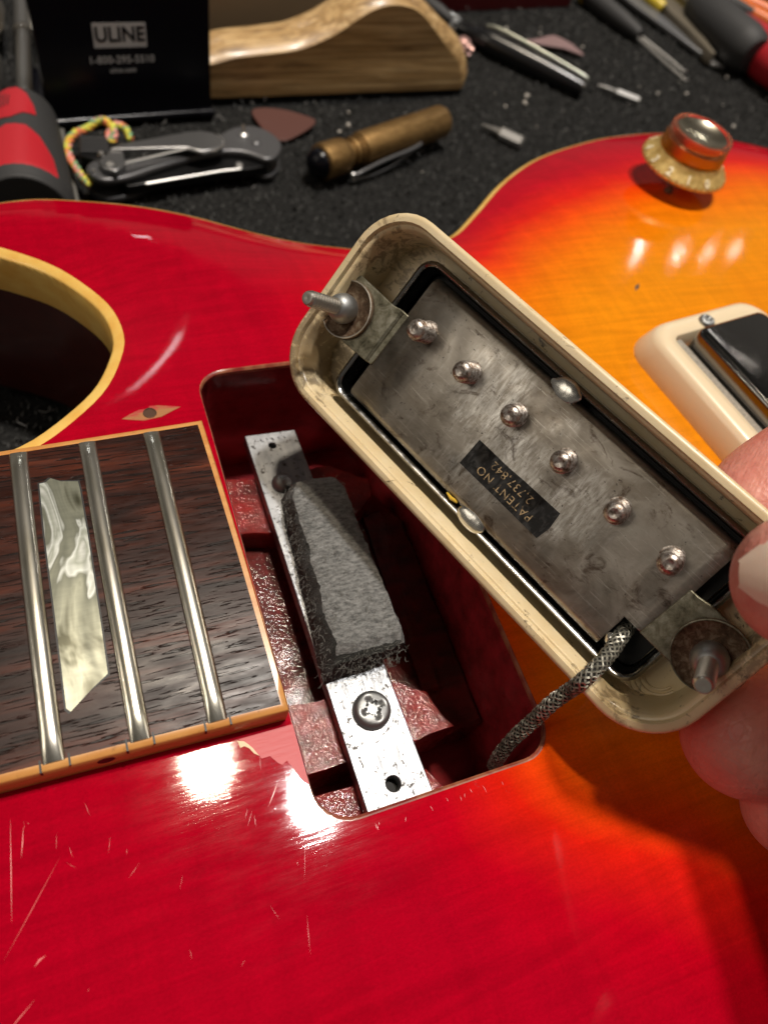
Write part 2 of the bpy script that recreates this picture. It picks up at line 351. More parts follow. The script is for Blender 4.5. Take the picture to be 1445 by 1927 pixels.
# ------------------------------------------------------------------ the bench
def mk_mat():
    m = M('black_carpet', rough=.95, Specular_IOR_Level=.1)
    m.set('Base Color', m.ramp(m.noise(.7, 6, .75), [(.38, (.006, .006, .006)), (.7, (.030, .030, .029))]))
    return m.m
CARPET = mk_mat()
ZM = -60.
b = MB(); b.add([(-700, -700, ZM), (1200, -700, ZM), (1200, 1300, ZM), (-700, 1300, ZM)], [(0, 1, 2, 3)])
b.build('bench_mat', CARPET, kind='structure')
def tufts():
    n = 60000; x = rng.uniform(-90, 470, n); y = rng.uniform(30, 430, n)
    keep = ~((x > 20) & (y < 80)); x, y = x[keep], y[keep]; n = len(x)
    a = rng.uniform(0, 6.283, n); h = rng.uniform(.5, 2.0, n); wd = rng.uniform(.18, .42, n); ln = rng.uniform(.3, 1.5, n)
    dx, dy = np.cos(a), np.sin(a); px, py = -dy, dx
    g_ = rng.uniform(0, 1, (200, 160)); clump = g_[((x + 90) / 3.1).astype(int) % 200, ((y - 30) / 2.7).astype(int) % 160] * .6 + g_[((x + 91.3) / 7.3).astype(int) % 200, ((y - 30) / 6.1).astype(int) % 160] * .4; h = h * (.55 + .7 * clump)
    V = np.zeros((n, 5, 3))
    for k, (t, s_) in enumerate(((0, 1), (0, -1), (.6, -.8), (.6, .8), (1, 0))):
        hz = (0, 0, .75, .75, 1.)[k]
        V[:, k, 0] = x + dx * ln * t + px * wd * s_; V[:, k, 1] = y + dy * ln * t + py * wd * s_; V[:, k, 2] = ZM - .05 + h * hz
    base = np.arange(n) * 5
    F = np.concatenate([np.stack([base, base + 1, base + 2, base + 3], 1)]); T = np.stack([base + 3, base + 2, base + 4], 1)
    me = bpy.data.meshes.new('carpet_pile'); me.from_pydata((V.reshape(-1, 3) * S).tolist(), [], F.tolist() + T.tolist())
    m = M('carpet_fibre', rough=.85, Specular_IOR_Level=.2); m.set('Base Color', m.ramp(m.noise(.9, 5, .8), [(.36, (.02, .02, .02)), (.55, (.075, .075, .073)), (.72, (.20, .20, .195))]))
    me.materials.append(m.m); o = bpy.data.objects.new('carpet_pile', me); COL.objects.link(o); o['kind'] = 'stuff'
tufts()

# ------------------------------------------------------------------ the guitar
G = thing('electric_guitar', 'cherry sunburst electric guitar lying flat with its neck pickup taken out', 'guitar')
OUT = [(-60, 25.5), (-46, 25.6), (-39, 26.6), (-33.5, 29.2), (-28.8, 31.6), (-22.9, 36.6), (-17.6, 42.6), (-14.1, 49.9), (-12.3, 57.1), (-13.4, 66.4), (-17.5, 74.9), (-23, 82.2), (-30.7, 88), (-39, 92.5), (-44.5, 97), (-44.8, 102), (-40, 106.2),
       (-30.1, 108.2), (-23, 109.3), (-15, 108.9), (-.9, 106.6), (12.4, 102.2), (26.6, 95), (36.5, 90.6), (47.1, 87.6), (56, 86.0), (64.8, 86.6), (73, 88.2), (81, 91.4), (92.1, 101), (107.1, 114.5), (124.2, 126.1), (142.9, 134.1), (164, 140.2), (192.4, 143.5), (220.7, 139.5), (245, 130), (275, 112), (300, 85), (315, 45), (318, 0), (312, -50), (295, -95), (265, -130), (225, -150), (185, -156), (140, -148), (105, -132), (80, -120), (55, -115), (30, -117), (0, -126), (-30, -133), (-60, -131), (-85, -115), (-98, -90), (-95, -60), (-80, -40), (-66, -28.5)]
def resample(pts, step):
    P = np.array(smoothpath(pts, 12, True)); Q = np.vstack([P, P[:1]]); L = np.r_[0, np.cumsum(np.linalg.norm(np.diff(Q, axis=0), axis=1))]
    n = int(L[-1] / step); t = np.linspace(0, L[-1], n, endpoint=False)
    return np.stack([np.interp(t, L, Q[:, 0]), np.interp(t, L, Q[:, 1])], 1)
OL = resample(OUT, 2.5); NO = len(OL)
if 0.5 * np.sum(OL[:, 0] * np.roll(OL[:, 1], -1) - np.roll(OL[:, 0], -1) * OL[:, 1]) < 0: OL = OL[::-1].copy()
def dist(P, L):
    A = L; B = np.roll(L, -1, 0); d = np.full(len(P), 1e9)
    for a, b_ in zip(A, B):
        ab = b_ - a; t = np.clip(((P - a) @ ab) / (ab @ ab), 0, 1); q = P - a - t[:, None] * ab; d = np.minimum(d, np.einsum('ij,ij->i', q, q))
    return np.sqrt(d)
def inside(P, L):
    r = np.zeros(len(P), bool); x, y = P[:, 0], P[:, 1]; B = np.roll(L, -1, 0)
    for (x0, y0), (x1, y1) in zip(L, B):
        c = (y0 > y) != (y1 > y)
        with np.errstate(divide='ignore', invalid='ignore'): r ^= c & (x < (x1 - x0) * (y - y0) / (y1 - y0 + 1e-12) + x0)
    return r
sm = lambda t: (lambda u: u * u * (3 - 2 * u))(np.clip(t, 0, 1))
OLc = OL[::2]
def edge_depth(P):
    up = .8 + 9.2 * sm((P[:, 1] - 22) / 80); dn = 10 * sm((-P[:, 1] - 25) / 70)
    return np.where(P[:, 1] > 0, up, dn)
def ztop(P):
    d = dist(P, OLc); h = np.clip(1 - d / 46, 0, 1) ** 2
    return -edge_depth(P) * h
HOLE = [(x, y) for x, y, _ in rr(19.7, 43.35, 5.6, 0, 9, 20.7, -.85)]
HOLE = [(x, y) for x, y in HOLE]
def densify(L, step):
    out = []
    for (a, b_) in zip(L, L[1:] + L[:1]):
        n = max(1, int(math.dist(a, b_) / step))
        out += [(a[0] + (b_[0] - a[0]) * k / n, a[1] + (b_[1] - a[1]) * k / n) for k in range(n)]
    return out
HOLE = densify(HOLE, 2.5); HN = np.array(HOLE)
CORE = np.array(smoothpath([(58, 56), (84, 60), (104, 74), (134, 86), (162, 93), (205, 97), (245, 75), (268, 40), (270, -10), (255, -60), (215, -92), (160, -92), (115, -80), (80, -66), (62, -54), (48, -45), (43, -36), (46, -24), (50, 0), (54, 30)], 6, True))
cutw = np.array([1.0 if (x < -8 and 27 < y < 95 and not (x > -30 and y > 100)) else 0. for x, y in OL])
k_ = np.ones(9) / 9; cutw = np.convolve(np.r_[cutw[-4:], cutw, cutw[:4]], k_, 'valid')
wd = 1.4 + .8 * cutw; hb = 5.5 + 4.0 * cutw
def body_top():
    nrm = np.roll(OL, -1, 0) - np.roll(OL, 1, 0); nrm = np.stack([nrm[:, 1], -nrm[:, 0]], 1); nrm /= np.linalg.norm(nrm, axis=1)[:, None]
    gx, gy = np.meshgrid(np.arange(-100, 322, 3.2), np.arange(-158, 146, 3.2)); P = np.stack([gx.ravel() + (np.arange(gy.size) // gx.shape[1] % 2) * 1.6, gy.ravel()], 1)
    P = P[inside(P, OL)]; P = P[dist(P, OLc) > 2.2]
    P = P[~inside(P, HN)]; P = P[dist(P, HN) > 1.3]
    IN = OL - nrm * (wd - .25)[:, None]; P = P[inside(P, IN)]; P = P[dist(P, IN) > 1.2]
    V = np.vstack([IN, HN, P]); n1, n2 = len(IN), len(HN)
    SHL = np.array([(-8.9 + 1.1 * math.cos(a), 33.8 + 1.1 * math.sin(a)) for a in np.linspace(0, 2 * math.pi, 18, endpoint=False)])
    P = P[dist(P, SHL) > .8]; P = P[~inside(P, SHL)]; V = np.vstack([IN, HN, SHL, P]); n3 = len(SHL)
    E = [(i, (i + 1) % n1) for i in range(n1)] + [(n1 + i, n1 + (i + 1) % n2) for i in range(n2)] + [(n1 + n2 + i, n1 + n2 + (i + 1) % n3) for i in range(n3)]
    v, e, f, *_ = delaunay_2d_cdt([Vector(p) for p in V], E, [], 0, 1e-5)
    v = np.array([tuple(p) for p in v]); f = [t for t in f]
    c = np.array([v[list(t)].mean(0) for t in f]); ok = inside(c, IN) & ~inside(c, HN) & ~inside(c, SHL)
    f = [tuple(t) for t, k in zip(f, ok) if k]
    z = ztop(v); me = bpy.data.meshes.new('body_top'); me.from_pydata((np.c_[v, z] * S).tolist(), [], f)
    me.materials.append(TOP)
    eps = 1.5
    gxn = (ztop(v + [eps, 0]) - ztop(v - [eps, 0])) / (2 * eps); gyn = (ztop(v + [0, eps]) - ztop(v - [0, eps])) / (2 * eps)
    N = np.c_[-gxn, -gyn, np.ones(len(v))]; N /= np.linalg.norm(N, axis=1)[:, None]
    for p in me.polygons:
        p.use_smooth = True
    bm = bmesh.new(); bm.from_mesh(me)
    for q in bm.faces:
        if q.normal.z < 0: q.normal_flip()
    bm.to_mesh(me); bm.free()
    me.normals_split_custom_set_from_vertices(N.tolist())
    sd = dist(v, CORE) * np.where(inside(v, CORE), 1, -1)
    t = sm((sd + 42) / 66)
    a = me.attributes.new('burst', 'FLOAT', 'POINT'); a.data.foreach_set('value', t.astype(np.float32))
    o = bpy.data.objects.new('body_top', me); COL.objects.link(o); o.parent = G
    return nrm
NRM = body_top()
ZE = -edge_depth(OL)
def off(d): return OL - NRM * d
zi = ztop(OL - NRM * wd[:, None])
lp = lambda P, z: [(x, y, zz) for (x, y), zz in zip(P, z)]
b = MB(); b.loft([lp(OL - NRM * wd[:, None], zi - .3), lp(OL - NRM * wd[:, None], zi + .06), lp(OL - NRM * .35, ZE + .08), lp(OL + NRM * 0.02, ZE - .3), lp(OL + NRM * .02, ZE - hb), lp(OL - NRM * wd[:, None], ZE - hb)], ring=True)
b.build('binding', BIND, G, smooth=50)
b = MB(); b.loft([lp(off(.15), ZE - hb + .1), lp(off(.15), np.full(NO, -54.)), lp(off(1.2), np.full(NO, -56.6)), lp(off(4), np.full(NO, -57.6))], cap0=False)
b.build('body_side', MAHOG, G, smooth=50)
# neck under the fretboard, out of the frame
b = MB(); b.loft([[(x, y, z) for y, z in ((25, -.6), (24, -9), (15, -18), (0, -21), (-15, -18), (-25.5, -9), (-27, -.6))] for x in (-110, -97, -62)]); b.build('neck', MAHOG, G)

# pickup cavity
zh = ztop(HN)
b = MB(); b.loft([[(x, y, z - .02) for (x, y), z in zip(HOLE, zh)], [(x, y, z - .7) for (x, y), z in zip((HN - [20.7, -.85]) * .997 + [20.7, -.85], zh)], [(x, y, -34) for x, y in HOLE]], cap0=False)
CAVITY = b.build('pickup_cavity', CAVW, G, smooth=40)
b = MB(); HC = (HN - [20.7, -.85])
b.loft([[(x, y, z + .03) for (x, y), z in zip(HC * 1.004 + [20.7, -.85], zh)], [(x, y, z + .05) for (x, y), z in zip(HC * .999 + [20.7, -.85], zh)], [(x, y, z - .35) for (x, y), z in zip(HC * .990 + [20.7, -.85], zh)], [(x, y, z - 1.3) for (x, y), z in zip(HC * .994 + [20.7, -.85], zh)]], cap0=False, cap1=False)
RIMM = M('worn_rim_lacquer', rough=.4, Coat_Weight=.5, Coat_Roughness=.15); RIMM.set('Base Color', RIMM.mix(RIMM.ramp(RIMM.noise(.35, 4), [(.4, 0.), (.6, 1.)]), (.22, .03, .02), (.34, .12, .06)))
b.build('worn_rim', RIMM.m, CAVITY, smooth=50)
def rough_prism(poly, z0, z1, amp=.35, step=1.6, seed=0):
    L = densify(poly, step); out = []
    for x, y in L:
        v = noise.noise_vector(Vector((x * .3 + seed, y * .3, 0))); out.append((x + v.x * amp * 2, y + v.y * amp * 2))
    c = np.mean(np.array(out), 0); b_ = MB()
    ins = lambda k: [(c[0] + (x - c[0]) * k, c[1] + (y - c[1]) * k) for x, y in out]
    def zz(x, y): return z1 + amp * noise.noise(Vector((x * .25, y * .25, seed)))
    rings = [[(x, y, z0) for x, y in out], [(x, y, zz(x, y) - .6) for x, y in out]] + [[(x, y, zz(x, y)) for x, y in ins(k)] for k in (.97, .8, .6, .4, .2, .05)]
    return b_.loft(rings)
rough_prism([(1.2, -33), (40.2, -33), (40.2, 13), (34, 24), (12, 24), (1.2, 12)], -33, -21.0, .25).build('cavity_floor', CAVF, CAVITY)
rough_prism([(1.2, 13.5), (9, 12), (26, 11), (33, 16.5), (34, 21), (26, 26), (12, 25.5), (1.2, 26.5)], -33, -15.1, .3, 2.2, 3).build('wood_ledge', LEDGE, CAVITY)
rough_prism([(1.3, -21.5), (9, -22.6), (22, -21), (29, -26), (32, -33.5), (22, -34), (10, -33.8), (1.3, -34)], -33, -15.2, .25, 2.2, 8).build('wood_ledge', LEDGE, CAVITY)
rough_prism([(2.2, -37.2), (10, -37.6), (24, -38.5), (27, -43.6), (3.4, -43.8)], -33, -15.2, .25, 2.2, 12).build('wood_ledge', LEDGE, CAVITY)
rough_prism([(30, -25), (33.5, -25), (35.5, 16), (31, 15)], -24, -19.8, .15, 2.2, 17).build('wood_ridge', CAVF, CAVITY)
# steel mounting plate
PL = [(9.6, 34.3), (20.4, 34.3), (22.7, -44.0), (11.0, -44.0)]
def plate():
    bm_ = MB(); hol = [(14.7, 31.0, .75), (16.6, -39.7, 1.25)]
    pts = densify(PL, 3); E = [(i, (i + 1) % len(pts)) for i in range(len(pts))]; V = list(pts)
    for x, y, r in hol:
        s0 = len(V); V += [(x + r * math.cos(a * math.pi / 8), y + r * math.sin(a * math.pi / 8)) for a in range(16)]; E += [(s0 + i, s0 + (i + 1) % 16) for i in range(16)]
    v, e, f, *_ = delaunay_2d_cdt([Vector(p) for p in V], E, [], 1, 1e-5)
    fk = []
    for t in f:
        c = sum((v[i] for i in t), Vector((0, 0))) / len(t)
        if all(math.dist(c, (x, y)) > r * .97 for x, y, r in hol): fk.append(tuple(t))
    n = len(v); bd = {}
    for t in fk:
        for i in range(len(t)):
            k = (t[i], t[(i + 1) % len(t)]); bd[k] = bd.get(k, 0) + 1
    side = [(a, b_) for a, b_ in bd if (b_, a) not in bd]
    return bm_.add([(p.x, p.y, -12.) for p in v] + [(p.x, p.y, -15.) for p in v], fk + [tuple(n + i for i in reversed(t)) for t in fk] + [(b_, a, n + a, n + b_) for a, b_ in side])
PLT = plate().build('mounting_plate', PLATE, G, smooth=30, bevel=.18)
def phillips(o, r, h, axis, name, m, parent, ang=.5):
    b_ = MB(); o = Vector(o); seg = 48; loops = []
    q = Vector((0, 0, 1)).rotation_difference(Vector(axis).normalized())
    rings = [(1, -.4), (1, h * .30), (.96, h * .55), (.86, h * .78)] + [(k, h * (1 - .25 * k * k) * 1.0) for k in (.74, .66, .58, .5, .42, .34, .26, .18, .1, .03)]
    for k, z in rings:
        L = []
        for i in range(seg):
            a = 2 * math.pi * i / seg; x, y = k * r * math.cos(a), k * r * math.sin(a)
            ca, sa = math.cos(-ang), math.sin(-ang); X, Y = (x * ca - y * sa) / r, (x * sa + y * ca) / r
            arm = min(abs(X), abs(Y)); ln = max(abs(X), abs(Y)); zz = z
            if ln < .70 and (arm < .15 or ln < .26): zz = z - h * .42 * min(1, (.72 - ln) * 3.2) * min(1., (.19 - min(arm, .15)) * 8 if ln >= .26 else 1)
            L.append(o + q @ Vector((x, y, zz)))
        loops.append(L)
    b_.loft(loops); return b_.build(name, m, parent, smooth=45)
phillips((16.9, -27.3, -12), 3.35, 2.1, (0, 0, 1), 'screw', SCREW, PLT, .2)
b = MB(); b.lathe([(2.2, -.2), (2.2, .5), (1.9, 1.2), (1.2, 1.7), (.4, 1.9), (0, 1.9)], (14.2, 21.2, -12), (0, 0, 1)); b.build('screw', SCREW, PLT)
for x, y, r in ((14.7, 31.0, .9), (16.6, -39.7, 1.4)):
    b = MB(); b.lathe([(r, -.3), (r, .2), (0, .2)], (x, y, -14.7), seg=16); b.build('hole_shade_disc', DARK, PLT)  # dark disc, its colour stands for the shade inside each drilled hole
for k in range(5):
    b = MB(); x = 12.6 + k * 1.25; b.tube([(x, 32.9, -11.98), (x + .15, 32.3 + .2 * (k % 2), -11.98)], .1, 6); b.build('stamped_mark', DARK, PLT)
# foam strip stuck on the plate
def foam():
    def top(t): return (13.4 - 1.1 * t, 23.2 + 1.2 * t)
    ny, loops = 46, []
    for k in range(ny + 1):
        t = k / ny; y0 = 17.2 - 35.4 * t
        xl, xr = top(t); xl += (1 - min(1, t * 9)) * 1.6; xr -= (1 - min(1, t * 9)) * 1.4; bl, br = 12.9 - 2.6 * t, 23.0 + 2.0 * t
        jag = .8 * noise.noise(Vector((0, y0 * .14, 4))) + .22 * noise.noise(Vector((3, y0 * 1.1, 4)))
        e = min(1, math.sqrt(min(t * 14, (1 - t) * 22)))
        zt = -4.1 + (.25 * noise.noise(Vector((9, y0 * .1, 0)))) - (1 - e) * 1.8
        sec = []
        for j in range(6): u = j / 5; sec.append((bl + (xl + jag - bl) * u - .5 * math.sin(u * 3.14), y0, -12 + (zt + 12 - .15) * u))
        for j in range(1, 12): u = j / 11; sec.append((xl + jag + (xr - xl - jag) * u, y0 - .25 * math.sin(u * 3.14), zt + .35 * math.sin(u * 3.14)))
        for j in range(1, 6): u = j / 5; sec.append((xr + (br - xr) * u + .9 * math.sin(u * 3.14), y0, zt + (-12 - zt) * u))
        loops.append(sec)
    for g in range(1, 5):      # ragged near end, bulging towards the camera at the bottom
        L = []
        for (x, y, z) in loops[ny]:
            f = 1 - (z + 12) / 8
            L.append((x, y - g * (.12 + 1.0 * f * math.sin(min(1, max(0, (x - 9) / 15)) * 3.14) ** .5 if 9 < x < 24 else .12), z - .02 * g))
        loops.append(L)
    b_ = MB(); n = len(loops[0])
    nv = []
    for L in loops:
        nv.append([tuple(Vector(p) + noise.noise_vector(Vector(p) * .9) * .32 + noise.noise_vector(Vector(p) * 2.6) * .14) for p in L])
    b_.loft(nv)
    nl = len(loops)
    for i in range(len(b_.f)):
        f = b_.f[i]
        if len(f) > 4: b_.mi[i] = 1; continue
        j = min(q % n for q in f); row = min(q // n for q in f)
        jm = [q % n for q in f]
        b_.mi[i] = 0 if (all(5 <= q <= 16 for q in jm) and row < ny) else 1
    return b_
FM = foam().build('foam_strip', [FOAM, FOAMS], PLT, smooth=60)
def fuzz():
    b_ = MB(); R = random.Random(3)
    for k in range(1100):
        y = R.uniform(-21, 16); t = (17.2 - y) / 35.4; s_ = R.random()
        if s_ < .35: p = Vector((12.6 - 2 * t + R.uniform(-.8, .6), y, R.uniform(-11.5, -4.5)))
        elif s_ < .55: p = Vector((R.uniform(12, 24), R.uniform(-21.5, -18.8), R.uniform(-11, -4.3)))
        else: p = Vector((R.uniform(13, 24), y, -4))
        d = Vector((R.uniform(-1, .3), R.uniform(-1, .5), R.uniform(-.2, .8))).normalized() * R.uniform(.5, 1.5)
        q = p + d * .6 + Vector((R.uniform(-.3, .3),) * 3); b_.tube([p, q, p + d], .03, 3, False)
    return b_
FUZZ = M('felt_fibre', (.20, .20, .18), .8).m
fuzz().build('felt_fuzz', FUZZ, PLT, kind='stuff')

# fretboard
fT = lambda x: 26.44 + .043 * x
fB = lambda x: -27.8 - .0186 * x
fX = lambda y: -.45 - .022 * y           # the cut end
def fz(x, y):
    c = (fT(x) + fB(x)) / 2; h = (fT(x) - fB(x)) / 2; return 5.0 + (h * h - (y - c) ** 2) / 610
b = MB(); loops = []; BW = 1.05
xs = np.linspace(-112, -1.3, 30)
for i, x0 in enumerate(xs):
    L = []
    for j in range(25):
        x = x0; y = fB(x) + BW + (fT(x) - fB(x) - 2 * BW) * j / 24
        if i == len(xs) - 1: x = fX(y) - .95
        L.append((x, y, fz(x, y)))
    L = [(L[0][0], L[0][1], .3)] + L + [(L[-1][0], L[-1][1], .3)]
    loops.append(L)
b.loft(loops); FBD = b.build('fretboard', ROSE, G, smooth=40)
def strip(pts, width, z0):  # binding along a line of (x, y), inner side to the right
    pass
b = MB(); loops = []
path = [(x, fB(x), 0, 1) for x in np.linspace(-112, -.6, 24)]
n_ = len(path)
lb, lt = [], []
for x in np.linspace(-112, fX(fB(0)), 24): lb.append((x, fB(x), min(x, fX(fB(x) + BW) - .95), fB(x) + BW))
en = []
for t in np.linspace(0, 1, 20)[1:-1]: y = fB(0) + (fT(0) - fB(0)) * t; en.append((fX(y), y, fX(y) - .95, min(max(y, fB(0) + BW), fT(0) - BW)))
for x in np.linspace(fX(fT(0)), -112, 24): lt.append((x, fT(x), min(x, fX(fT(x) - BW) - .95), fT(x) - BW))
loops = []
for xo, yo, xi, yi in lb + en + lt:
    zo, zi_ = fz(xo, yo), fz(xi, yi)
    ov = Vector((xo - xi, yo - yi, 0)); 
    loops.append([(xi, yi, .25), (xi, yi, zi_ + .02), (xo - ov.x * .2, yo - ov.y * .2, zo + .0), (xo, yo, zo - .25), (xo, yo, -.15)])
b.loft(loops); b.build('fretboard_binding', FBIND, FBD, smooth=50)
# side dot, saw nicks
b = MB(); b.lathe([(1.15, -.2), (1.15, .03), (0, .03)], (-24.9, fB(-24.9) - .0, 3.0), (0, -1, 0)); b.build('side_dot', BLACK, FBD)
for x0, sl in ((-30.9, .004), (-20.3, -.003), (-9.95, -.0018)):
    b = MB(); y0, y1 = fB(x0) + .9, fT(x0) - 1.1; loops = []
    for k in range(31):
        y = y0 + (y1 - y0) * k / 30; x = x0 + sl * y; z = fz(x, min(max(y, y0), y1)); d = min(k, 30 - k); hgt = 1.05 * min(1, .35 + d * .5)
        loops.append([(x + 1.42 * c, y, z - .12 + hgt * s_ ** .8 * 1.0) for c, s_ in [(math.cos(a), max(0, math.sin(a))) for a in np.linspace(0, math.pi, 13)]] + [(x - 1.42, y, z - .5), (x + 1.42, y, z - .5)])
    b.loft(loops); b.build('fret', FRET, G, smooth=50)
    b = MB(); ye = fB(x0)
    for s_ in (-1.75, 1.75): b.box(x0 + s_ - .13, x0 + s_ + .13, ye - .025, ye + 1.6, 3.7, fz(x0, ye + .8) + .07)
    b.build('saw_nick', BLACK, FBD)
# grime beside the frets is in the wood; pearl inlay
INL = [(-28.3, 17.1), (-27.4, 17.2), (-26.6, 17.9), (-25.2, 17.0), (-22.7, 16.5), (-22.6, 15), (-22.55, 5.9), (-22.75, -9.4), (-22.9, -16.4), (-25.2, -18), (-28.2, -20.4), (-28.7, -19.8), (-28.6, -14.4), (-28.5, -2.9), (-28.5, 7.1)]
def sheet(poly, zf, lift, step=1.2):
    L = densify(poly, step); A = np.array(L); gx, gy = np.meshgrid(np.arange(A[:, 0].min(), A[:, 0].max(), step), np.arange(A[:, 1].min(), A[:, 1].max(), step))
    P = np.stack([gx.ravel(), gy.ravel()], 1); P = P[inside(P, A)] if len(P) else P; P = P[dist(P, A) > .4 * step] if len(P) else P
    v, e, f, *_ = delaunay_2d_cdt([Vector(p) for p in list(L) + [tuple(q) for q in P]], [(i, (i + 1) % len(L)) for i in range(len(L))], [], 0, 1e-6)
    f = [tuple(t) for t in f]; c = np.array([np.mean([v[i][:] for i in t], axis=0) for t in f]); ok = inside(c, A)
    b_ = MB(); n = len(v); z = [zf(p.x, p.y) for p in v]
    fk = [t for t, k in zip(f, ok) if k]
    fk = [t if (v[t[1]] - v[t[0]]).cross(v[t[2]] - v[t[0]]) > 0 else (t[0], t[2], t[1]) for t in fk]
    bd = set((t[i], t[(i + 1) % 3]) for t in fk for i in range(3)); side = [(p, q) for p, q in bd if (q, p) not in bd]
    top = [(p.x, p.y, zz + lift) for p, zz in zip(v, z)]; low = [(p.x, p.y, zz - .1) for p, zz in zip(v, z)]
    used = sorted({p for e_ in side for p in e_}); ix = {p: n + i for i, p in enumerate(used)}
    b_.add(top + [low[p] for p in used], fk + [(q, p, ix[p], ix[q]) for p, q in side])
    return b_
b = sheet(INL, fz, .06); b.build('pearl_inlay', PEARL, FBD, smooth=60)
INLo = [(x + (.25 if x > -25 else -.25), y + (.25 if y > 0 else -.25)) for x, y in INL]
sheet(INLo, fz, .025).build('inlay_glue_line', BLACK, FBD)
zt1 = lambda x, y: float(ztop(np.array([[x, y]]))[0])
# wear on the top
def tsheet(poly, lift, name, m, step=1.2):
    A = np.array(poly); c = A.mean(0); zc = zt1(*c); gx = (zt1(c[0] + 2, c[1]) - zt1(c[0] - 2, c[1])) / 4; gy = (zt1(c[0], c[1] + 2) - zt1(c[0], c[1] - 2)) / 4
    return sheet(poly, lambda x, y: zc + gx * (x - c[0]) + gy * (y - c[1]), lift, step).build(name, m, G, smooth=60)
PATCH = [(-13.9, 33.3), (-12.4, 34.2), (-10.6, 35.0), (-9, 35.0), (-8.9, 34.85), (-8.2, 34.7), (-7.9, 34.2), (-7.75, 33.8), (-7.9, 33.3), (-8.4, 32.85), (-8.9, 32.75), (-9.5, 32.9), (-9.9, 33.3), (-10.05, 33.8), (-9.9, 34.3), (-9.4, 34.75), (-8.95, 34.95), (-8.7, 35.6), (-7.2, 35.5), (-5.2, 35.0), (-3.2, 34.4), (-5.0, 33.6), (-7, 32.6), (-10.2, 32.2), (-12.4, 32.8)]
tsheet(PATCH, .05, 'bare_wood_patch', BARE, .8)
b = MB(); zc_ = zt1(-8.9, 33.8); b.lathe([(1.25, .02), (1.22, .16), (1.08, .14), (1.0, -.5), (.8, -4), (0, -5)], (-8.9, 33.8, zc_), seg=20); b.build('screw_hole', [M('dark_screw_hole', (.07, .030, .014), .8).m], G)
tsheet([(-7.2, -28.7), (-6.2, -29.8), (-5.2, -31.3), (-4.6, -32.3), (-3.4, -32.3), (-2.5, -33.6), (-2.0, -34.0), (-1.2, -33.6), (-.6, -35.0), (.2, -37.0), (1.0, -37.9), (1.0, -28.7)], .05, 'worn_lacquer_patch', WORNRED, .9)
tsheet([(-7.4, -28.9), (-6.5, -29.2), (-6.0, -29.8), (-5.5, -30.5), (-4.9, -31.8), (-5.5, -31.3), (-6.0, -30.4), (-6.6, -29.9), (-7.2, -30.0)], .09, 'lacquer_chip', PALE, .5)
def scratches():
    b_ = MB(); R = random.Random(5)
    def line(x0, y0, x1, y1, wd_):
        d = Vector((x1 - x0, y1 - y0)); n = Vector((-d.y, d.x)).normalized() * wd_; m = Vector((x0, y0)) + d * .5 + n * R.uniform(-1.5, 1.5)
        z0, z1, z2 = (zt1(*p) + .035 for p in ((x0, y0), tuple(m), (x1, y1)))
        b_.add([(x0, y0, z0), (m.x - n.x, m.y - n.y, z1), (x1, y1, z2), (m.x + n.x, m.y + n.y, z1)], [(0, 1, 2, 3)])
    for a in ((-37.4, -30.5, -38.3, -43, .05), (-36, -32, -36.6, -35.8, .06), (-32.1, -36.9, -39.6, -46.6, .05), (-36.3, -48.2, -34.9, -47.4, .12), (-40, -54, -36.5, -51.5, .06), (-3.2, -36, -5.4, -39, .04), (-1.8, -35, -2.4, -39.5, .05)): line(*a)
    for k in range(22):
        x = R.uniform(-38, 6); y = R.uniform(-56, -31) if k % 3 else R.uniform(-42, -31)
        if x > -1 and y > -46: continue
        a = math.radians(R.gauss(80, 22)); l = R.uniform(.4, 2.2) * (1 if R.random() > .1 else 2.5)
        line(x, y, x - l * math.cos(a), y - l * math.sin(a), R.uniform(.006, .016))
    for k in range(12):
        x = R.uniform(8, 30); y = -45.6 + .02 * x - R.uniform(0, .8); line(x, y, x + R.uniform(-.3, .3), y - R.uniform(.3, 1.1), .03)
    return b_
scratches().build('scratches', SCR, G, kind='stuff', smooth=0)

# control knob
NUM = M('pale_gold_numeral', (.90, .80, .55), .4, .3).m
KX, KY, KZ = 158.9, 100.8, 5.0
KS = .88
AMBER = M('amber_plastic', (.80, .38, .06), .08, Transmission_Weight=.85, IOR=1.3).m
KTOP = M('reddish_clear_plastic', (.90, .42, .28), .05, Transmission_Weight=.9, IOR=1.25).m
GOLD = M('gold_paint', rough=.4, metal=.4); GOLD.set('Base Color', GOLD.ramp(GOLD.noise(.5, 4), [(.3, (.42, .27, .07)), (.7, (.74, .54, .20))])); GOLD = GOLD.m
SILV = M('pale_gold_insert', (.60, .55, .42), .2, 1.).m
K = (KX, KY, KZ)
b = MB(); b.lathe([(2.9, -9), (2.9, 6)], K, seg=24); SH = b.build('pot_shaft', THREAD, G)
b = MB(); b.lathe([(r * KS, z * KS) for r, z in ((14.0, 0), (15.0, .3), (15.3, 1.2), (14.6, 2.0), (12.9, 3.3), (11.9, 4.6), (11.5, 5.4), (9.5, 5.5), (9.5, 1), (13, .2))], K, seg=48); KN = b.build('control_knob', GOLD, G, smooth=50)
b = MB(); b.lathe([(r * KS, z * KS) for r, z in ((11.45, 5.0), (11.3, 6.2), (11.0, 8.8), (10.85, 9.2), (6, 9.2), (6, 5.0))], K, seg=48); b.build('knob_body', AMBER, KN)
b = MB(); b.lathe([(r * KS, z * KS) for r, z in ((10.82, 9.25), (10.7, 12.2), (10.5, 12.6), (9.7, 12.6), (9.2, 12.2), (9.0, 9.25))], K, seg=48); b.build('knob_rim', KTOP, KN)
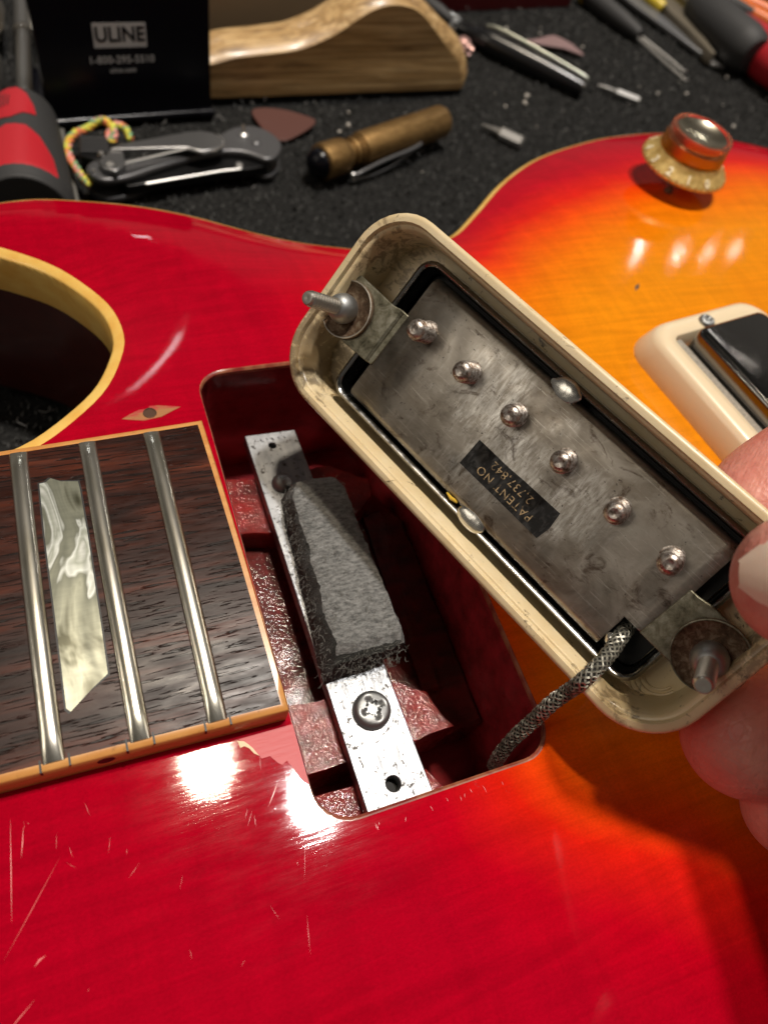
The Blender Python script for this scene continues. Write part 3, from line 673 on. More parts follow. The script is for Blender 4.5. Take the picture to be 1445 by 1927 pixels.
b = MB(); b.lathe([(r * KS, z * KS) for r, z in ((10.2, 5.1), (10.1, 9.3), (9.1, 9.35), (8.95, 12.1), (7.5, 11.3), (5, 10.6), (2.5, 10.3), (0, 10.2))], K, seg=48); b.build('knob_insert', SILV, KN)
for k, ch in enumerate(('0', '1', '2', '3', '4', '5', '6', '7', '8', '9', '10')):
    a = math.radians(-92 - 29 * k)      # numbers run round the skirt
    rad = Vector((math.cos(a), math.sin(a), 0)); upv = Vector((-math.cos(a) * .72, -math.sin(a) * .72, .69)).normalized(); xv = Vector((-math.sin(a), math.cos(a), 0)); nv_ = xv.cross(upv)
    mt = Matrix(((xv.x, upv.x, nv_.x, 0), (xv.y, upv.y, nv_.y, 0), (xv.z, upv.z, nv_.z, 0), (0, 0, 0, 1))); mt.translation = Vector(K) + rad * 13.9 * KS + Vector((0, 0, 2.75 * KS))
    text('numeral', ch, 3.3, NUM, KN, mt, .12, .15)
for k in range(40):
    a = 2 * math.pi * k / 40; b = MB(); b.tube([Vector(K) + Vector((13.42 * math.cos(a), 13.42 * math.sin(a), .45)), Vector(K) + Vector((13.1 * math.cos(a), 13.1 * math.sin(a), 1.7))], .3, 6); b.build('skirt_rib', GOLD, KN)
b = MB(); b.lathe([(1.0, -.5), (1.3, .4), (.9, 1.3), (0, 1.4)], (153.5, 96.0, zt1(153.5, 96) + .3), (.3, -.5, .8), 12); b.build('pointer_stub', RUST, G)

# bridge pickup
rb = Matrix.Rotation(math.radians(9.5), 3, 'Z')
BR = MB(); BRX = (130.2, 1.2)
prof = [(21.6, 41.2, 7.5, -1.0), (21.5, 41.1, 7.5, 1.0), (20.3, 39.9, 7.1, 5.2), (19.6, 39.2, 6.8, 6.4), (18.4, 38.0, 6.0, 6.9), (15.4, 34.8, 2.6, 6.9), (15.1, 34.5, 2.4, 6.5), (15.1, 34.5, 2.4, -1.0)]
BR.loft([rr(*p) for p in prof], ring=True)
mt = Matrix.Translation(Vector((*BRX, 0))) @ rb.to_4x4()
BRO = BR.xf(mt).build('bridge_pickup_ring', CREAM2, G, smooth=60)
b = MB(); b.loft([rr(12.0, 32.4, 2.5, -1), rr(12.0, 32.4, 2.5, 10.0), rr(11.7, 32.1, 2.3, 10.7), rr(10.9, 31.3, 1.8, 11.0)]); b.xf(mt).build('bridge_pickup_cover', CHROME, BRO, smooth=50)
b = MB(); b.box(-15.05, -13.0, -32, 33.5, -1, 6.5); o = b.xf(mt).build('foam_gasket', mk_foam('grey_gasket_foam', (.26, .24, .20), (.48, .44, .37)), BRO)
phillips(mt @ Vector((-2.0, 36.0, 6.8)), 2.0, 1.3, (0, 0, 1), 'ring_screw', SCREW, BRO)
b = MB(); b.lathe([(1.0, -.6), (1.15, .05), (.8, .08), (0, .06)], (104.6, 33.6, 0)); b.build('plugged_hole', [M('hole_dark', (.03, .01, .005), .8).m], G)
tsheet([(116.6, 55.4), (118.4, 56.4), (119.6, 58), (117.6, 57.2)], .06, 'lacquer_chip', RUST, .6)

# ------------------------------------------------------------------ the pickup in the hand
PU = Vector((0.369, -0.929, 0.030)).normalized(); PV = Vector((.550, .245, .798)); PV = (PV - PU * PV.dot(PU)).normalized(); PW = PU.cross(PV)
PR = Matrix((PU, PV, PW)).transposed(); PK = 1.03; PO = Vector((37.99, -5.51, 28.12))
P = thing('guitar_pickup', 'pickup with a cream surround and six pole screws held tilted above the cavity', 'pickup', PO, PR); P.scale = (PK,) * 3
prof = [(41.6, 16.2, 8.0, -12.2), (42.9, 17.3, 9.2, -1.2), (42.95, 17.4, 9.3, -.5), (42.6, 17.05, 9.0, -.05), (42.2, 16.65, 8.7, 0), (41.55, 16.05, 8.0, 0), (41.35, 15.85, 7.9, -.45), (41.3, 15.8, 7.8, -.75), (40.9, 15.5, 7.6, -.8), (40.6, 15.25, 7.4, -1.2), (39.9, 14.75, 6.6, -9.2), (33.0, 13.5, 3, -9.4), (33.0, 13.5, 3, -12.2)]
b = MB(); b.loft([rr(*p[:3], p[3], 10) for p in prof], ring=True); RING = b.build('pickup_surround', CREAM, P, smooth=48)
for k in range(5):      # milling rings left in the end pocket
    rr_ = 4.2 + k * 1.3; b = MB(); pts = [(37.6 + rr_ * .55 * math.cos(a) - 1.2, -9.6 + rr_ * .62 * math.sin(a), -9.15) for a in np.linspace(math.pi * 1.05, math.pi * 1.95, 18)]
    b.tube([p for p in pts if p[0] < 40.5 and p[1] > -15.2] or pts[:2], .22, 6); b.build('milling_ring', CREAM, RING)
cx_ = .75
b = MB(); b.loft([rr(33.4, 13.1, 2.4, -15.5, 6, cx_), rr(33.75, 13.55, 2.8, -14.8, 6, cx_), rr(33.75, 13.55, 2.8, -4.2, 6, cx_), rr(33.6, 13.4, 2.7, -3.6, 6, cx_), rr(33.2, 13.0, 2.5, -3.35, 6, cx_), rr(32.8, 12.65, 2.2, -3.6, 6, cx_), rr(32.6, 12.45, 2.0, -4.4, 6, cx_), rr(32.5, 12.35, 2.0, -9.5, 6, cx_)]); CANO = b.build('pickup_cover', CAN, P, smooth=50)
b = MB(); b.loft([rr(32.3, 12.2, 1.9, -9, 6, cx_), rr(32.3, 12.2, 1.9, -7.5, 6, cx_)]); b.build('slot_shade_slab', DARK, P)  # slab coloured black for the shade seen through the baseplate slots
secs = [(-11.75, -6.4), (-11.75, -4.6), (-11.6, -4.05), (-11.2, -3.6), (-10.6, -3.4), (-5, -3.38), (0, -3.36), (5, -3.38), (10.2, -3.4), (10.8, -3.6), (11.25, -4.05), (11.4, -4.6), (11.4, -6.4)]
b = MB(); b.loft([[(u, v, w_) for v, w_ in secs] for u in (-29.0, -20, -10, 0, 10, 20, 26.9, 27.0)] + [[(u, max(v, -5.9), w_ if v > -6 else -3.385) for v, w_ in secs] for u in (27.05, 29, 30.95)], closed=False)
BP = b.build('baseplate', NICK, P, smooth=60, solid=.55)
def tab(pts, w0, t, name, m):
    b_ = MB(); b_.loft([[(x, y, w0 - t) for x, y in pts], [(x, y, w0) for x, y in pts]]); return b_.build(name, m, P, bevel=.15)
tab([(-28.6, -5.6), (-28.6, 4.3), (-30.2, 4.3), (-32, 3.9), (-40.2, 3.9), (-40.6, 3.2), (-40.6, -4.2), (-38, -6.4), (-30.2, -5.9)], -2.95, .7, 'mounting_tab', GRIMY)
tab([(30.0, -6.0), (31.6, -6.0), (40, -6.0), (40.6, -3), (40.6, 3.4), (34, 3.6), (31.8, 3.2), (30.4, 3.2)], -2.95, .7, 'mounting_tab', GRIMY)
b = MB(); b.tube([(-29.9, -5.6, -3.1), (-29.9, 4.1, -3.1)], .42, 8); b.build('bend_line', GRIMY, BP)
def mount(u, v, big, ax):
    b_ = MB(); o_ = (u, v, -2.95); k = 1.15 if big else 1.08
    b_.lathe([(4.45 * k, -.1), (4.5 * k, .55), (4.2 * k, .85), (3.9 * k, .55), (2.7, .15), (1.5, .1), (0, .1)], o_, (0, 0, 1), 36); cup = b_.build('cup_washer', RUST, P, smooth=50); b_ = MB(); b_.tube([(u + 4.35 * k * math.cos(a), v + 4.35 * k * math.sin(a), -2.95 + .8) for a in np.linspace(0, 6.3, 40)], .14, 6); b_.build('washer_edge', GRIMY if big else THREAD, cup)
    a = Vector(ax).normalized(); b_ = MB()
    b_.lathe([(1.9, 0), (2.35, .8), (2.5, 1.8), (2.3, 2.8), (1.9, 3.6), (1.3, 4.1), (0, 4.2)], o_, a, 32); nut = b_.build('mounting_screw', SCREW, P, smooth=50)
    pr = [(1.15, 3.8)]
    z = 4.2
    while z < 10.8: pr += [(1.3, z), (1.26, z + .12), (.86, z + .36), (.9, z + .48)]; z += .72
    pr += [(1.15, z), (.95, z + .35), (.5, z + .4), (0, z + .3)]
    b_ = MB(); b_.lathe(pr, o_, a, 20); b_.build('screw_thread', THREAD, nut, smooth=20)
mount(-38.2, -1.7, False, (0, -.06, 1)); mount(38.2, -1.4, True, (.06, -.08, 1))
for u, h in zip((-24.2, -14.2, -4.2, 5.9, 16.2, 25.9), (4.9, 4.4, 4.1, 4.0, 4.0, 4.2)):
    pr = [(2.0, -.35), (1.95, .02), (1.62, .1)]; z = .2
    while z < h - .9: pr += [(1.72, z), (1.70, z + .1), (1.3, z + .32)]; z += .62
    pr += [(1.55, z), (1.4, z + .3), (1.05, z + .62), (.75, z + .72), (.5, z + .66), (0, z + .5)]
    b = MB(); b.lathe(pr, (u, 4.4, -3.2), (.05, -.05, 1), 24); b.build('pole_screw', POLE, P, smooth=25)
# solder joints and slot edges
def blob(name, c, r, m, parent, seed, rim=True):
    b_ = MB(); L = []
    for i in range(9):
        th = math.pi * i / 8; L.append([(c[0] + r[0] * math.sin(th) * math.cos(a) * (1 + .25 * noise.noise(Vector((math.cos(a) * 1.3, math.sin(a) * 1.3, seed + i * .3)))), c[1] + r[1] * math.sin(th) * math.sin(a), c[2] + r[2] * math.cos(th)) for a in np.linspace(0, 2 * math.pi, 22, endpoint=False)])
    b_.loft(L); return b_.build(name, m, parent, smooth=80)
blob('solder_joint', (-1.2, 11.7, -3.6), (2.6, 1.9, .6), SOLDER, P, 1); blob('solder_joint', (1.2, -12.2, -3.6), (3.0, 1.6, .6), SOLDER, P, 2)
blob('solder_joint', (28.6, -9.6, -3.4), (1.5, 1.2, .9), SOLDER, P, 5)
b = MB(); b.tube([(-2.4, -11.9, -3.9), (-3.4, -12.0, -3.3), (-4.6, -11.9, -3.5)], [.3, .32, .15], 8); b.build('yellow_flux', M('yellow_flux', (.7, .45, .05), .3).m, BP)
# patent sticker with its print
ST = MB(); zs = lambda x, y: -3.08
sheet([(-6.1, -6.9), (10.6, -6.8), (11.0, -4.4), (10.6, -1.7), (3.5, -1.9), (0, -2.1), (-6.1, -2.1)], zs, .05, .8)
b = sheet([(-6.1, -6.9), (10.6, -6.8), (11.0, -4.4), (10.6, -1.7), (3.5, -1.9), (0, -2.1), (-6.1, -2.1)], zs, .06, .8); STO = b.build('patent_sticker', STICK, P)
mt = Matrix.Rotation(math.pi, 4, 'Z'); mt.translation = Vector((2.4, -5.35, -2.99)); text('lettering', 'PATENT NO', 1.9, GOLDT, STO, mt, -.01, .02, spacing=1.12)
mt = mt.copy(); mt.translation = Vector((2.2, -3.35, -2.99)); text('lettering', '2,737,842', 1.9, GOLDT, STO, mt, -.01, .02, spacing=1.12)
# braided lead
loc = lambda u, v, w_: tuple((Vector((u, v, w_))))
inv = PR.transposed()
def wl(x, y, z): return tuple(inv @ (Vector((x, y, z)) - PO) / PK)
pth = smoothpath([(28.4, -6.6, -7.0), (28.8, -8.4, -3.8), (29.4, -10.9, -1.2), (29.6, -13.4, .7), (29.6, -16.0, .9), (29.5, -18.5, -.8), wl(37.5, -38.6, 10.0), wl(36.2, -39.4, 5.0), wl(34.9, -40.2, -1), wl(34.3, -41.2, -7), wl(35, -42.0, -13)], 10)
def braid():
    A = [Vector(p) for p in pth]; L = [0]
    for a, b_ in zip(A, A[1:]): L.append(L[-1] + (b_ - a).length)
    t = (A[1] - A[0]).normalized(); u = t.orthogonal().normalized(); fr = []
    for i, p in enumerate(A):
        t = (A[min(i + 1, len(A) - 1)] - A[max(i - 1, 0)]).normalized(); u = (u - t * u.dot(t)).normalized(); fr.append((p, u, t.cross(u)))
    b_ = MB(); N = int(L[-1] / .22); ns = 7; pitch = 6.4
    Ls = np.array(L); F = np.array([[*p, *uu, *vv] for p, uu, vv in fr])
    def at(s_, ang, r):
        q = np.array([np.interp(s_, Ls, F[:, k]) for k in range(9)]); return Vector(q[:3] + (q[3:6] * math.cos(ang) + q[6:9] * math.sin(ang)) * r)
    for sg in (1, -1):
        for k in range(ns):
            for wsub in (-.085, 0, .085):
                path_ = []
                for i in range(N):
                    s_ = L[-1] * i / (N - 1); ang = sg * (2 * math.pi * s_ / pitch) + 2 * math.pi * k / ns + wsub * 1.25
                    ph = ns * 2 * math.pi * s_ / pitch * 1.0
                    path_.append(at(s_, ang, 1.06 + .11 * sg * math.cos(ph + math.pi * k)))
                b_.tube(path_, .066, 4, False)
    return b_
b = MB(); b.tube(pth, .95, 14); CB = b.build('pickup_lead', BRAIDC, P)
braid().build('braid_strands', BRAID, CB, kind='stuff', smooth=80)

# ------------------------------------------------------------------ the hand
def hand():
    b_ = MB()
    def chain(pts, n=5):
        sp = smoothpath(pts, n); path_ = [p[:3] for p in sp]; rad = [p[3] for p in sp]
        b_.tube(path_, rad, 20)
        for p, r in ((path_[0], rad[0]), (path_[-1], rad[-1])):
            b_.lathe([(r * math.sin(t), -r * math.cos(t)) for t in np.linspace(.02, math.pi - .02, 13)], p, (0, 0, 1), 20)
    pc = (114, -82, 42, 20)
    chain([(98, -290, 84, 36), (90, -200, 72, 31), (74, -150, 62, 25), (77, -112, 57, 25), (90, -96, 52, 22), pc])
    kn = [(126, -34, 43, 12.5), (126, -56, 32, 13), (122, -75, 21, 12), (119, -90, 12, 10)]
    for k in kn: chain([pc, ((pc[0] + k[0]) / 2, (pc[1] + k[1]) / 2, (pc[2] + k[2]) / 2, 16), k])
    chain([kn[0], (113, -24, 43, 10.4), (106, -21.5, 41.5, 10.6), (98, -20.3, 39, 9.8), (90, -20.4, 37, 10), (82, -21.4, 34.0, 9.7), (75, -22.8, 31.4, 9.2), (71.4, -23.6, 30, 8.2)])
    chain([kn[1], (110, -58.5, 26, 10.4), (102, -59.2, 24, 10.6), (93, -58.6, 21.8, 9.9), (84, -57.4, 19.8, 10.3), (73, -55.2, 18.6, 10.2), (64.4, -53.2, 18.0, 10.0), (60.2, -52.2, 17.6, 9.2)])
    chain([kn[2], (111, -73.5, 17.5, 9), (104, -73, 15.5, 9.6), (94, -71.4, 13.6, 9), (85, -69.2, 12.6, 9.4), (76, -66.4, 12.0, 9.2), (70, -64.4, 12.1, 8.8), (66.8, -63.4, 12.3, 8.0)])
    chain([kn[3], (108, -89, 14, 8), (99, -87, 13.6, 8), (91, -84.5, 13, 7.4), (85, -81.5, 12.6, 7.2), (81, -79.5, 12.6, 6.4)])
    chain([pc, (92, -90, 53, 20), (76, -79, 56, 20), (71.5, -66, 55.5, 14.5), (70.6, -56, 53.5, 11.6), (67.5, -49.2, 51.5, 10.4), (60.6, -44.6, 50.0, 10.0), (54.4, -41.8, 48.9, 9.1), (51.6, -40.6, 48.4, 8.1)])
    o = b_.build('hand', SKIN)
    d = o.modifiers.new('remesh', 'REMESH'); d.mode = 'VOXEL'; d.voxel_size = .9 * S
    d = o.modifiers.new('smooth', 'SMOOTH'); d.iterations = 9; d.factor = .5
    bpy.context.view_layer.update()
    m2 = bpy.data.meshes.new_from_object(o.evaluated_get(bpy.context.evaluated_depsgraph_get())); bpy.data.objects.remove(o)
    m2.materials.clear(); m2.materials.append(SKIN); m2.name = 'hand'
    for p in m2.polygons: p.use_smooth = True
    o = bpy.data.objects.new('hand', m2); COL.objects.link(o)
    return tag(o, 'bare hand reaching in from the right and pinching the pickup surround', 'hand')
HAND = hand(); HAND.scale = (PK,) * 3; HAND.location = Vector((.583, 1.642, -3.235)) * S
def nail():      # a curved plate lying on the outer face of the thumb tip
    from mathutils.bvhtree import BVHTree
    me = HAND.data; bv = BVHTree.FromPolygons([v.co / S for v in me.vertices], [tuple(p.vertices) for p in me.polygons])
    tip = Vector((51.6, -40.6, 48.4)); ax = (tip - Vector((60.6, -44.6, 50))).normalized()
    n = Vector((-.60, -.14, .78)); n = (n - ax * n.dot(ax)).normalized(); s_ = ax.cross(n); b_ = MB(); L = []
    for i in range(15):
        t = i / 14; along = -6 + 13.9 * t; hw_ = 4.9 * (math.sqrt(max(.03, 1 - ((t - .6) / .42) ** 2)) if t > .6 else (.72 + .28 * min(1, t / .3)) * math.sqrt(min(1, .3 + t * 4))); row = []
        for j in range(11):
            q = tip + ax * along + s_ * hw_ * (-1 + j / 5); h = bv.ray_cast(q + n * 25, -n, 30)[0] or bv.find_nearest(q)[0]
            row.append((h if h else q) + n * (.55 if 0 < j < 10 and i > 0 else .1) + (ax * .3 + n * .25 if i == 14 else Vector()))
        L.append(row)
    b_.loft(L, closed=False); b_.build('thumbnail', NAIL, HAND, smooth=80)
nail()

# ------------------------------------------------------------------ things lying on the bench behind the guitar
def fr(o, x, z=(0, 0, 1)):        # frame with x along a direction, z up
    x = Vector(x).normalized(); z = Vector(z); y = z.cross(x).normalized(); z = x.cross(y)
    return Matrix((x, y, z)).transposed()
# black case with white lettering
ang = math.atan2(228.219 - 217.66, 45.741 + 14.282)
CASE = M('glossy_black_plastic', (.003, .003, .005), .25, Specular_IOR_Level=.25).m
PRINT = M('grey_white_print', (.42, .41, .40), .5).m
rx = Matrix.Rotation(ang, 3, 'Z') @ Matrix.Rotation(math.radians(-7), 3, 'X')
C1 = thing('plastic_case', 'glossy black plastic case standing upright with white block lettering', 'case', (-14.28, 217.66, -58), rx)
b = MB(); b.loft([[(x, y, z) for x, z in ((0, 1.2), (61, 1.2), (61.3, 52), (58.5, 55), (2.5, 55), (-.3, 52))] for y in (.0, 4.2)]); b.build('panel', CASE, C1, bevel=.5)
b = MB(); b.tube([(6, -.6, .9), (55, -.6, .9)], 1.5, 14); b.build('hinge', CASE, C1)
for x0, x1 in ((-.5, 5.7), (55.3, 61.5)):
    b = MB(); b.tube([(x0, -.7, .7), (x1, -.7, .7)], 1.9, 14); b.build('hinge_knuckle', CASE, C1, bevel=.3)
b = MB(); b.box(0, 61, 5, 42, -1.8, 3.5); b.build('base_tray', CASE, C1, bevel=.8)
rot = Matrix.Rotation(math.pi / 2, 4, 'X')
def at_(x, z, y=-.04): m = rot.copy(); m.translation = Vector((x, y, z)); return m
b = MB()
b.box(18.9, 37.3, -.06, .2, 24.6, 32.2); b.build('print_block', PRINT, C1)
text('lettering', 'ULINE', 6.4, CASE, C1, at_(28.1, 28.5, -.10), .16, .03, spacing=1.0)
text('lettering', '1-800-295-5510', 3.35, PRINT, C1, at_(28.0, 20.6), .02, .03, spacing=1.08)
text('lettering', 'uline.com', 2.2, PRINT, C1, at_(28.0, 17.2), .01, .03, spacing=1.1)
# big red and black screwdriver on the left, pointing away
RUB = M('black_rubber', (.030, .030, .031), .62).m; REDP = M('red_grip_plastic', (.46, .014, .024), .42).m; STEEL = M('satin_steel', (.42, .41, .39), .35, 1.).m
d0 = Vector((-26.2, 148, -44)); d1 = Vector((-21.9, 211, -48)); ax = (d1 - d0)
SD = thing('screwdriver', 'black screwdriver with red grip panels lying left of the pocket knife', 'screwdriver', d0, fr(d0, ax))
Ls = ax.length
b = MB()
def sdr(t): return 14.2 - 4.6 * t ** 1.15 - 4.5 * max(0, (t - .84) / .16) ** 2.4 - (1.0 if t < .06 else 0)
b.tube([(Ls * t, 0, 0) for t in np.linspace(0, 1, 30)], [sdr(t) for t in np.linspace(0, 1, 30)], 36); HND = b.build('handle', RUB, SD, smooth=60, bevel=.8)
def wrap(pts, name, m, parent, lift=.25):    # a patch lying on the round handle: (along, angle) pairs
    A = np.array([(p[0], p[1] * 14) for p in pts]); b_ = sheet([tuple(p) for p in A], lambda x, y: 0., .0, 2.2); n = []
    for x, y, z in b_.v:
        a = y / 14; r = sdr(max(0, x / Ls)) + lift + z * 4
        n.append((x, -r * math.sin(a), r * math.cos(a)))
    b_.v = n; return b_.build(name, m, parent, smooth=60)
wrap([(3, -.85), (3, .8), (14, .72), (24, .45), (29, .15), (29.5, -.3), (25, -.75), (15, -.95)], 'grip_panel', REDP, HND)
wrap([(35, -.55), (34.2, -.2), (37.5, .1), (38, .42), (44, .38), (52, .2), (57, -.1), (58, -.4), (55, -.7), (46, -.8), (38, -.75)], 'grip_panel', REDP, HND)
for k in range(5): wrap([(42 + k * .2, -.75 + .11 * k), (54 - k, -.72 + .11 * k), (54 - k, -.70 + .11 * k), (42 + k * .2, -.72 + .11 * k)], 'moulded_line', RUB, HND, .5)
b = MB(); b.tube([(Ls - 1, 0, 0), (Ls + 66, 0, -1)], 2.7, 16); b.tube([(Ls + 60, 0, -1), (Ls + 65, 0, -1), (Ls + 120, 0, -1)], [3.6, 3.4, 3.2], 16); b.build('shaft', STEEL, SD)
b = MB(); b.lathe([(3.7, 0), (3.9, 1.2), (3.5, 2.6)], (Ls + 57, 0, -1), (1, 0, 0), 16); b.build('collar', THREAD, SD)
T = thing('socket_tool', 'grey metal tool end poking in at the left edge beside the screwdriver shaft', 'tool', (-35.5, 216, -50), fr(None, (.1, 1, 0)))
b = MB(); b.tube([(0, 0, 0), (28, 0, 0), (32, 0, 0)], [6.2, 6.2, 4.6], 16); b.tube([(31, 0, 0), (70, 0, 0)], 2.4, 12); b.build('socket', STEEL, T, bevel=.5)
b = MB(); b.tube([(44, 0, 0), (50, 0, 0), (66, 0, 0), (71, 0, 0)], [3, 6, 6, 3.5], 16); b.build('ferrule', THREAD, T)
RUL = M('dull_grey_metal', (.20, .195, .18), .5, .6).m
b = MB(); b.loft([[(x, y, z) for x, y in ((-15.6, 214), (-10.2, 214), (-10.2, 170), (-15.6, 170))] for z in (-59.2, -56.6)]); tag(b.build('metal_bar', RUL, bevel=.4), 'flat grey metal bar between the screwdriver grip and the knife lanyard', 'bar')
# pocket knife
KB = M('black_knife_coating', (.12, .12, .125), .42, .6).m; KD = M('dark_liner', (.020, .020, .021), .35, .7).m; BRT = M('bright_rivet_steel', (.80, .79, .77), .34, 1.).m
KF = thing('pocket_knife', 'folded black pocket knife with a steel clip and a braided lanyard', 'knife', (0, 180, -60))
ko = lambda pts: [(x, y - 180) for x, y in pts]
scale_ = smoothpath(ko([(-6.0, 178.2), (-6.2, 181.5), (-3.6, 184.8), (2, 185.4), (7.7, 186.3), (16, 188.4), (24.6, 190.9), (33, 195.2), (39.5, 198.8), (45, 203.4), (50.1, 206.4), (56.5, 207.6), (62, 204.5), (65.2, 198.1), (63.6, 191.8), (60, 187.4), (56.4, 186.6), (53.5, 188.6), (49.0, 190.8), (42.8, 191.1), (35.6, 189.2), (29.5, 187.0), (23.4, 184.4), (15, 180.4), (7.8, 176.5), (2, 174.6), (-2.6, 174.6)]), 4, True)
b = MB(); b.prism([p[:2] for p in scale_], 7.6, 10.2); b.build('handle_scale', KB, KF, bevel=.9, seg=3)
b = MB(); b.prism([(p[0], p[1] - .4) for p in scale_], 1.2, 3.6); b.build('handle_scale', KB, KF, bevel=.7)
b = MB(); b.prism(ko([(3, 178.2), (23.8, 186.7), (38.6, 193.7), (45.5, 197.2), (56, 194), (60.5, 191.5), (57.3, 186.9), (50, 184.5), (40.6, 183.2), (20, 178.2), (6, 174.6)]), 3.8, 7.4); b.build('blade', KD, KF, bevel=.5)
b = MB(); b.tube([(12, 176.2 - 180, 7.2), (28, 180.4 - 180, 7.2), (40, 183.4 - 180, 7.3), (47, 184.6 - 180, 7.3)], .45, 8); b.build('blade_edge', BRT, KF)
cl = ko([(-2.4, 180.3), (1.9, 185.9), (6.3, 189.1), (27.4, 196.0), (30, 197.0), (35.3, 197.8), (39.6, 196.6), (42, 192.6), (41, 189), (37.8, 186.6), (33.1, 185.2), (29.6, 186.6), (28, 187.4), (6.3, 178.8), (2.4, 174.6), (-1.1, 176.8)])
b = MB(); b.prism(cl[1:13], 12.4, 13.6); b.prism([cl[0], cl[1], cl[2], cl[-3], cl[-2], cl[-1]], 10.3, 12.9); b.build('pocket_clip', [M('clip_steel', (.30, .30, .305), .34, .9).m], KF, bevel=.45)
b = MB(); b.tube([(6.3, -1.3, 13.3), (28, 7.2, 13.3), (29.6, 6.5, 13.3), (33.1, 5.0, 13.3), (37.8, 6.4, 13.3), (41.2, 9, 13.3), (42.0, 12.4, 13.3), (40.6, 15.4, 13.3)], .42, 6); b.build('clip_edge', BRT, KF)
for x, y, z, r in ((-.9, 184.2, 12.9, .9), (1.2, 178.6, 12.9, 1.15), (51.8, 201.2, 10.2, 1.5), (46.8, 186.5, 7.5, 1.3), (-4.2, 178.6, 10.2, .7), (55.3, 196.2, 10.2, 1.6)):
    b = MB(); b.lathe([(r * 1.15, -.4), (r * 1.1, .3), (r * .7, .8), (0, .9)], (x, y - 180, z), seg=14); b.build('rivet', BRT if r != 1.6 else KB, KF)
b = MB(); b.tube([(51.8, 21.2, 10.8), (51.6, 22.2, 13.6)], [.9, .5], 10); b.build('thumb_stud', BRT, KF)
b = MB(); b.prism(ko([(-7.6, 188.6), (-6.4, 199), (6, 200), (6, 189), (0, 184.6)]), 6.5, 9.5); b.build('liner_end', KD, KF, bevel=.5)
for k in range(5): b = MB(); b.box(-6.8 + .2 * k, 2.5, 10.0 + 1.9 * k, 10.9 + 1.9 * k, 9.4, 10.0); b.build('liner_ridge', KB, KF)
lan = smoothpath([(p[0], p[1] - 180, z) for p, z in zip([(-6.2, 177.6), (-7.9, 180), (-9.3, 184.1), (-10.6, 189.9), (-10.2, 196.6), (-7.4, 201.6), (-3.1, 204.0), (.9, 206.0), (3.6, 204.5), (5.6, 200.4), (4.2, 197.2), (3.6, 200), (6.4, 203.2), (9.6, 202), (10.6, 199)], (6, 7, 8, 8, 8.5, 9, 9.5, 11, 12, 11, 9, 9.5, 11.5, 11, 9))], 5)
cols = ((.75, .52, .05), (.85, .25, .10), (.80, .33, .30), (.22, .42, .22), (.70, .70, .10)); LM = [M('lanyard_cord_%s' % n_, c, .75).m for n_, c in zip(('yellow', 'orange', 'pink', 'green', 'lime'), cols)]
b = MB(); Rl = random.Random(2)
for i in range(len(lan) - 1):
    p, q = Vector(lan[i]), Vector(lan[i + 1]); t = (q - p).normalized(); u = t.orthogonal().normalized(); v = t.cross(u)
    for k in range(3):
        a = 2.1 * k + i * .9; o_ = (u * math.cos(a) + v * math.sin(a)) * .75; a2 = a + 1.5; o2 = (u * math.cos(a2) + v * math.sin(a2)) * .75
        b.cur = (k * 2 + i // 2 + Rl.randrange(2)) % 5; b.tube([p + o_ - t * .2, (p + q) / 2 + (o_ + o2) * .62, q + o2 + t * .2], [.62, .8, .62], 7)
b.build('lanyard', LM, KF, smooth=60)
# guitar pick
PICKM = M('brown_tortoise_plastic', (.10, .040, .032), .4).m
pk = smoothpath([(62.5, 229.8), (68, 231.8), (77, 230.0), (86, 225.2), (87.4, 222.4), (84, 218.6), (76.5, 213.6), (70.8, 211.2), (66.5, 214.0), (63.6, 221)], 5, True)
b = MB(); b.prism([(x - 75, y - 221) for x, y in pk], 0, .9); o = b.build('guitar_pick', PICKM, bevel=.25); o.location = Vector((75, 221, -58.0)) * S; o.rotation_euler = (math.radians(4), math.radians(-3), 0)
tag(o, 'brown guitar pick lying beyond the pocket knife tip', 'guitar pick')
# brass pocket torch
BRASS = M('aged_brass', rough=.42, metal=.85); BRASS.set('Base Color', BRASS.ramp(BRASS.noise((.3, .9, .9), 5), [(.3, (.22, .125, .045)), (.7, (.42, .26, .10))])); BRASS = BRASS.m
f0 = Vector((77.0, 187.2, -52.2)); f1 = Vector((142.0, 216.6, -51.4)); FL = (f1 - f0).length
TR = thing('pocket_torch', 'brass pocket torch with a black end button and wire clip', 'torch', f0, fr(None, f1 - f0))
b = MB(); b.lathe([(5.8, 1.5), (6.7, 2.2), (6.8, 3), (6.6, 11), (6.2, 13.5), (4.9, 15.0), (4.6, 15.6)], axis=(1, 0, 0), seg=36); b.build('head', BRASS, TR, smooth=40)
b = MB(); b.lathe([(4.6, 15.2), (4.6, 17), (5.4, 17.2), (5.5, 18.4), (4.8, 18.6), (4.8, 20), (5.5, 20.2), (5.5, 21.4), (5.0, 21.8)], axis=(1, 0, 0), seg=36); b.build('neck_rings', BRASS, TR, smooth=40)
b = MB(); b.lathe([(5.0, 21.5), (6.2, 22.4), (6.4, 23.5), (6.5, FL - 1), (6.1, FL), (0, FL)], axis=(1, 0, 0), seg=36); b.build('barrel', BRASS, TR, smooth=40)
b = MB(); b.lathe([(0, -3.6), (2.6, -3.2), (4.7, -1.7), (5.6, .6), (5.7, 2.4), (5.5, 2.6)], axis=(1, 0, 0), seg=36); b.build('end_button', CASE, TR, smooth=60)
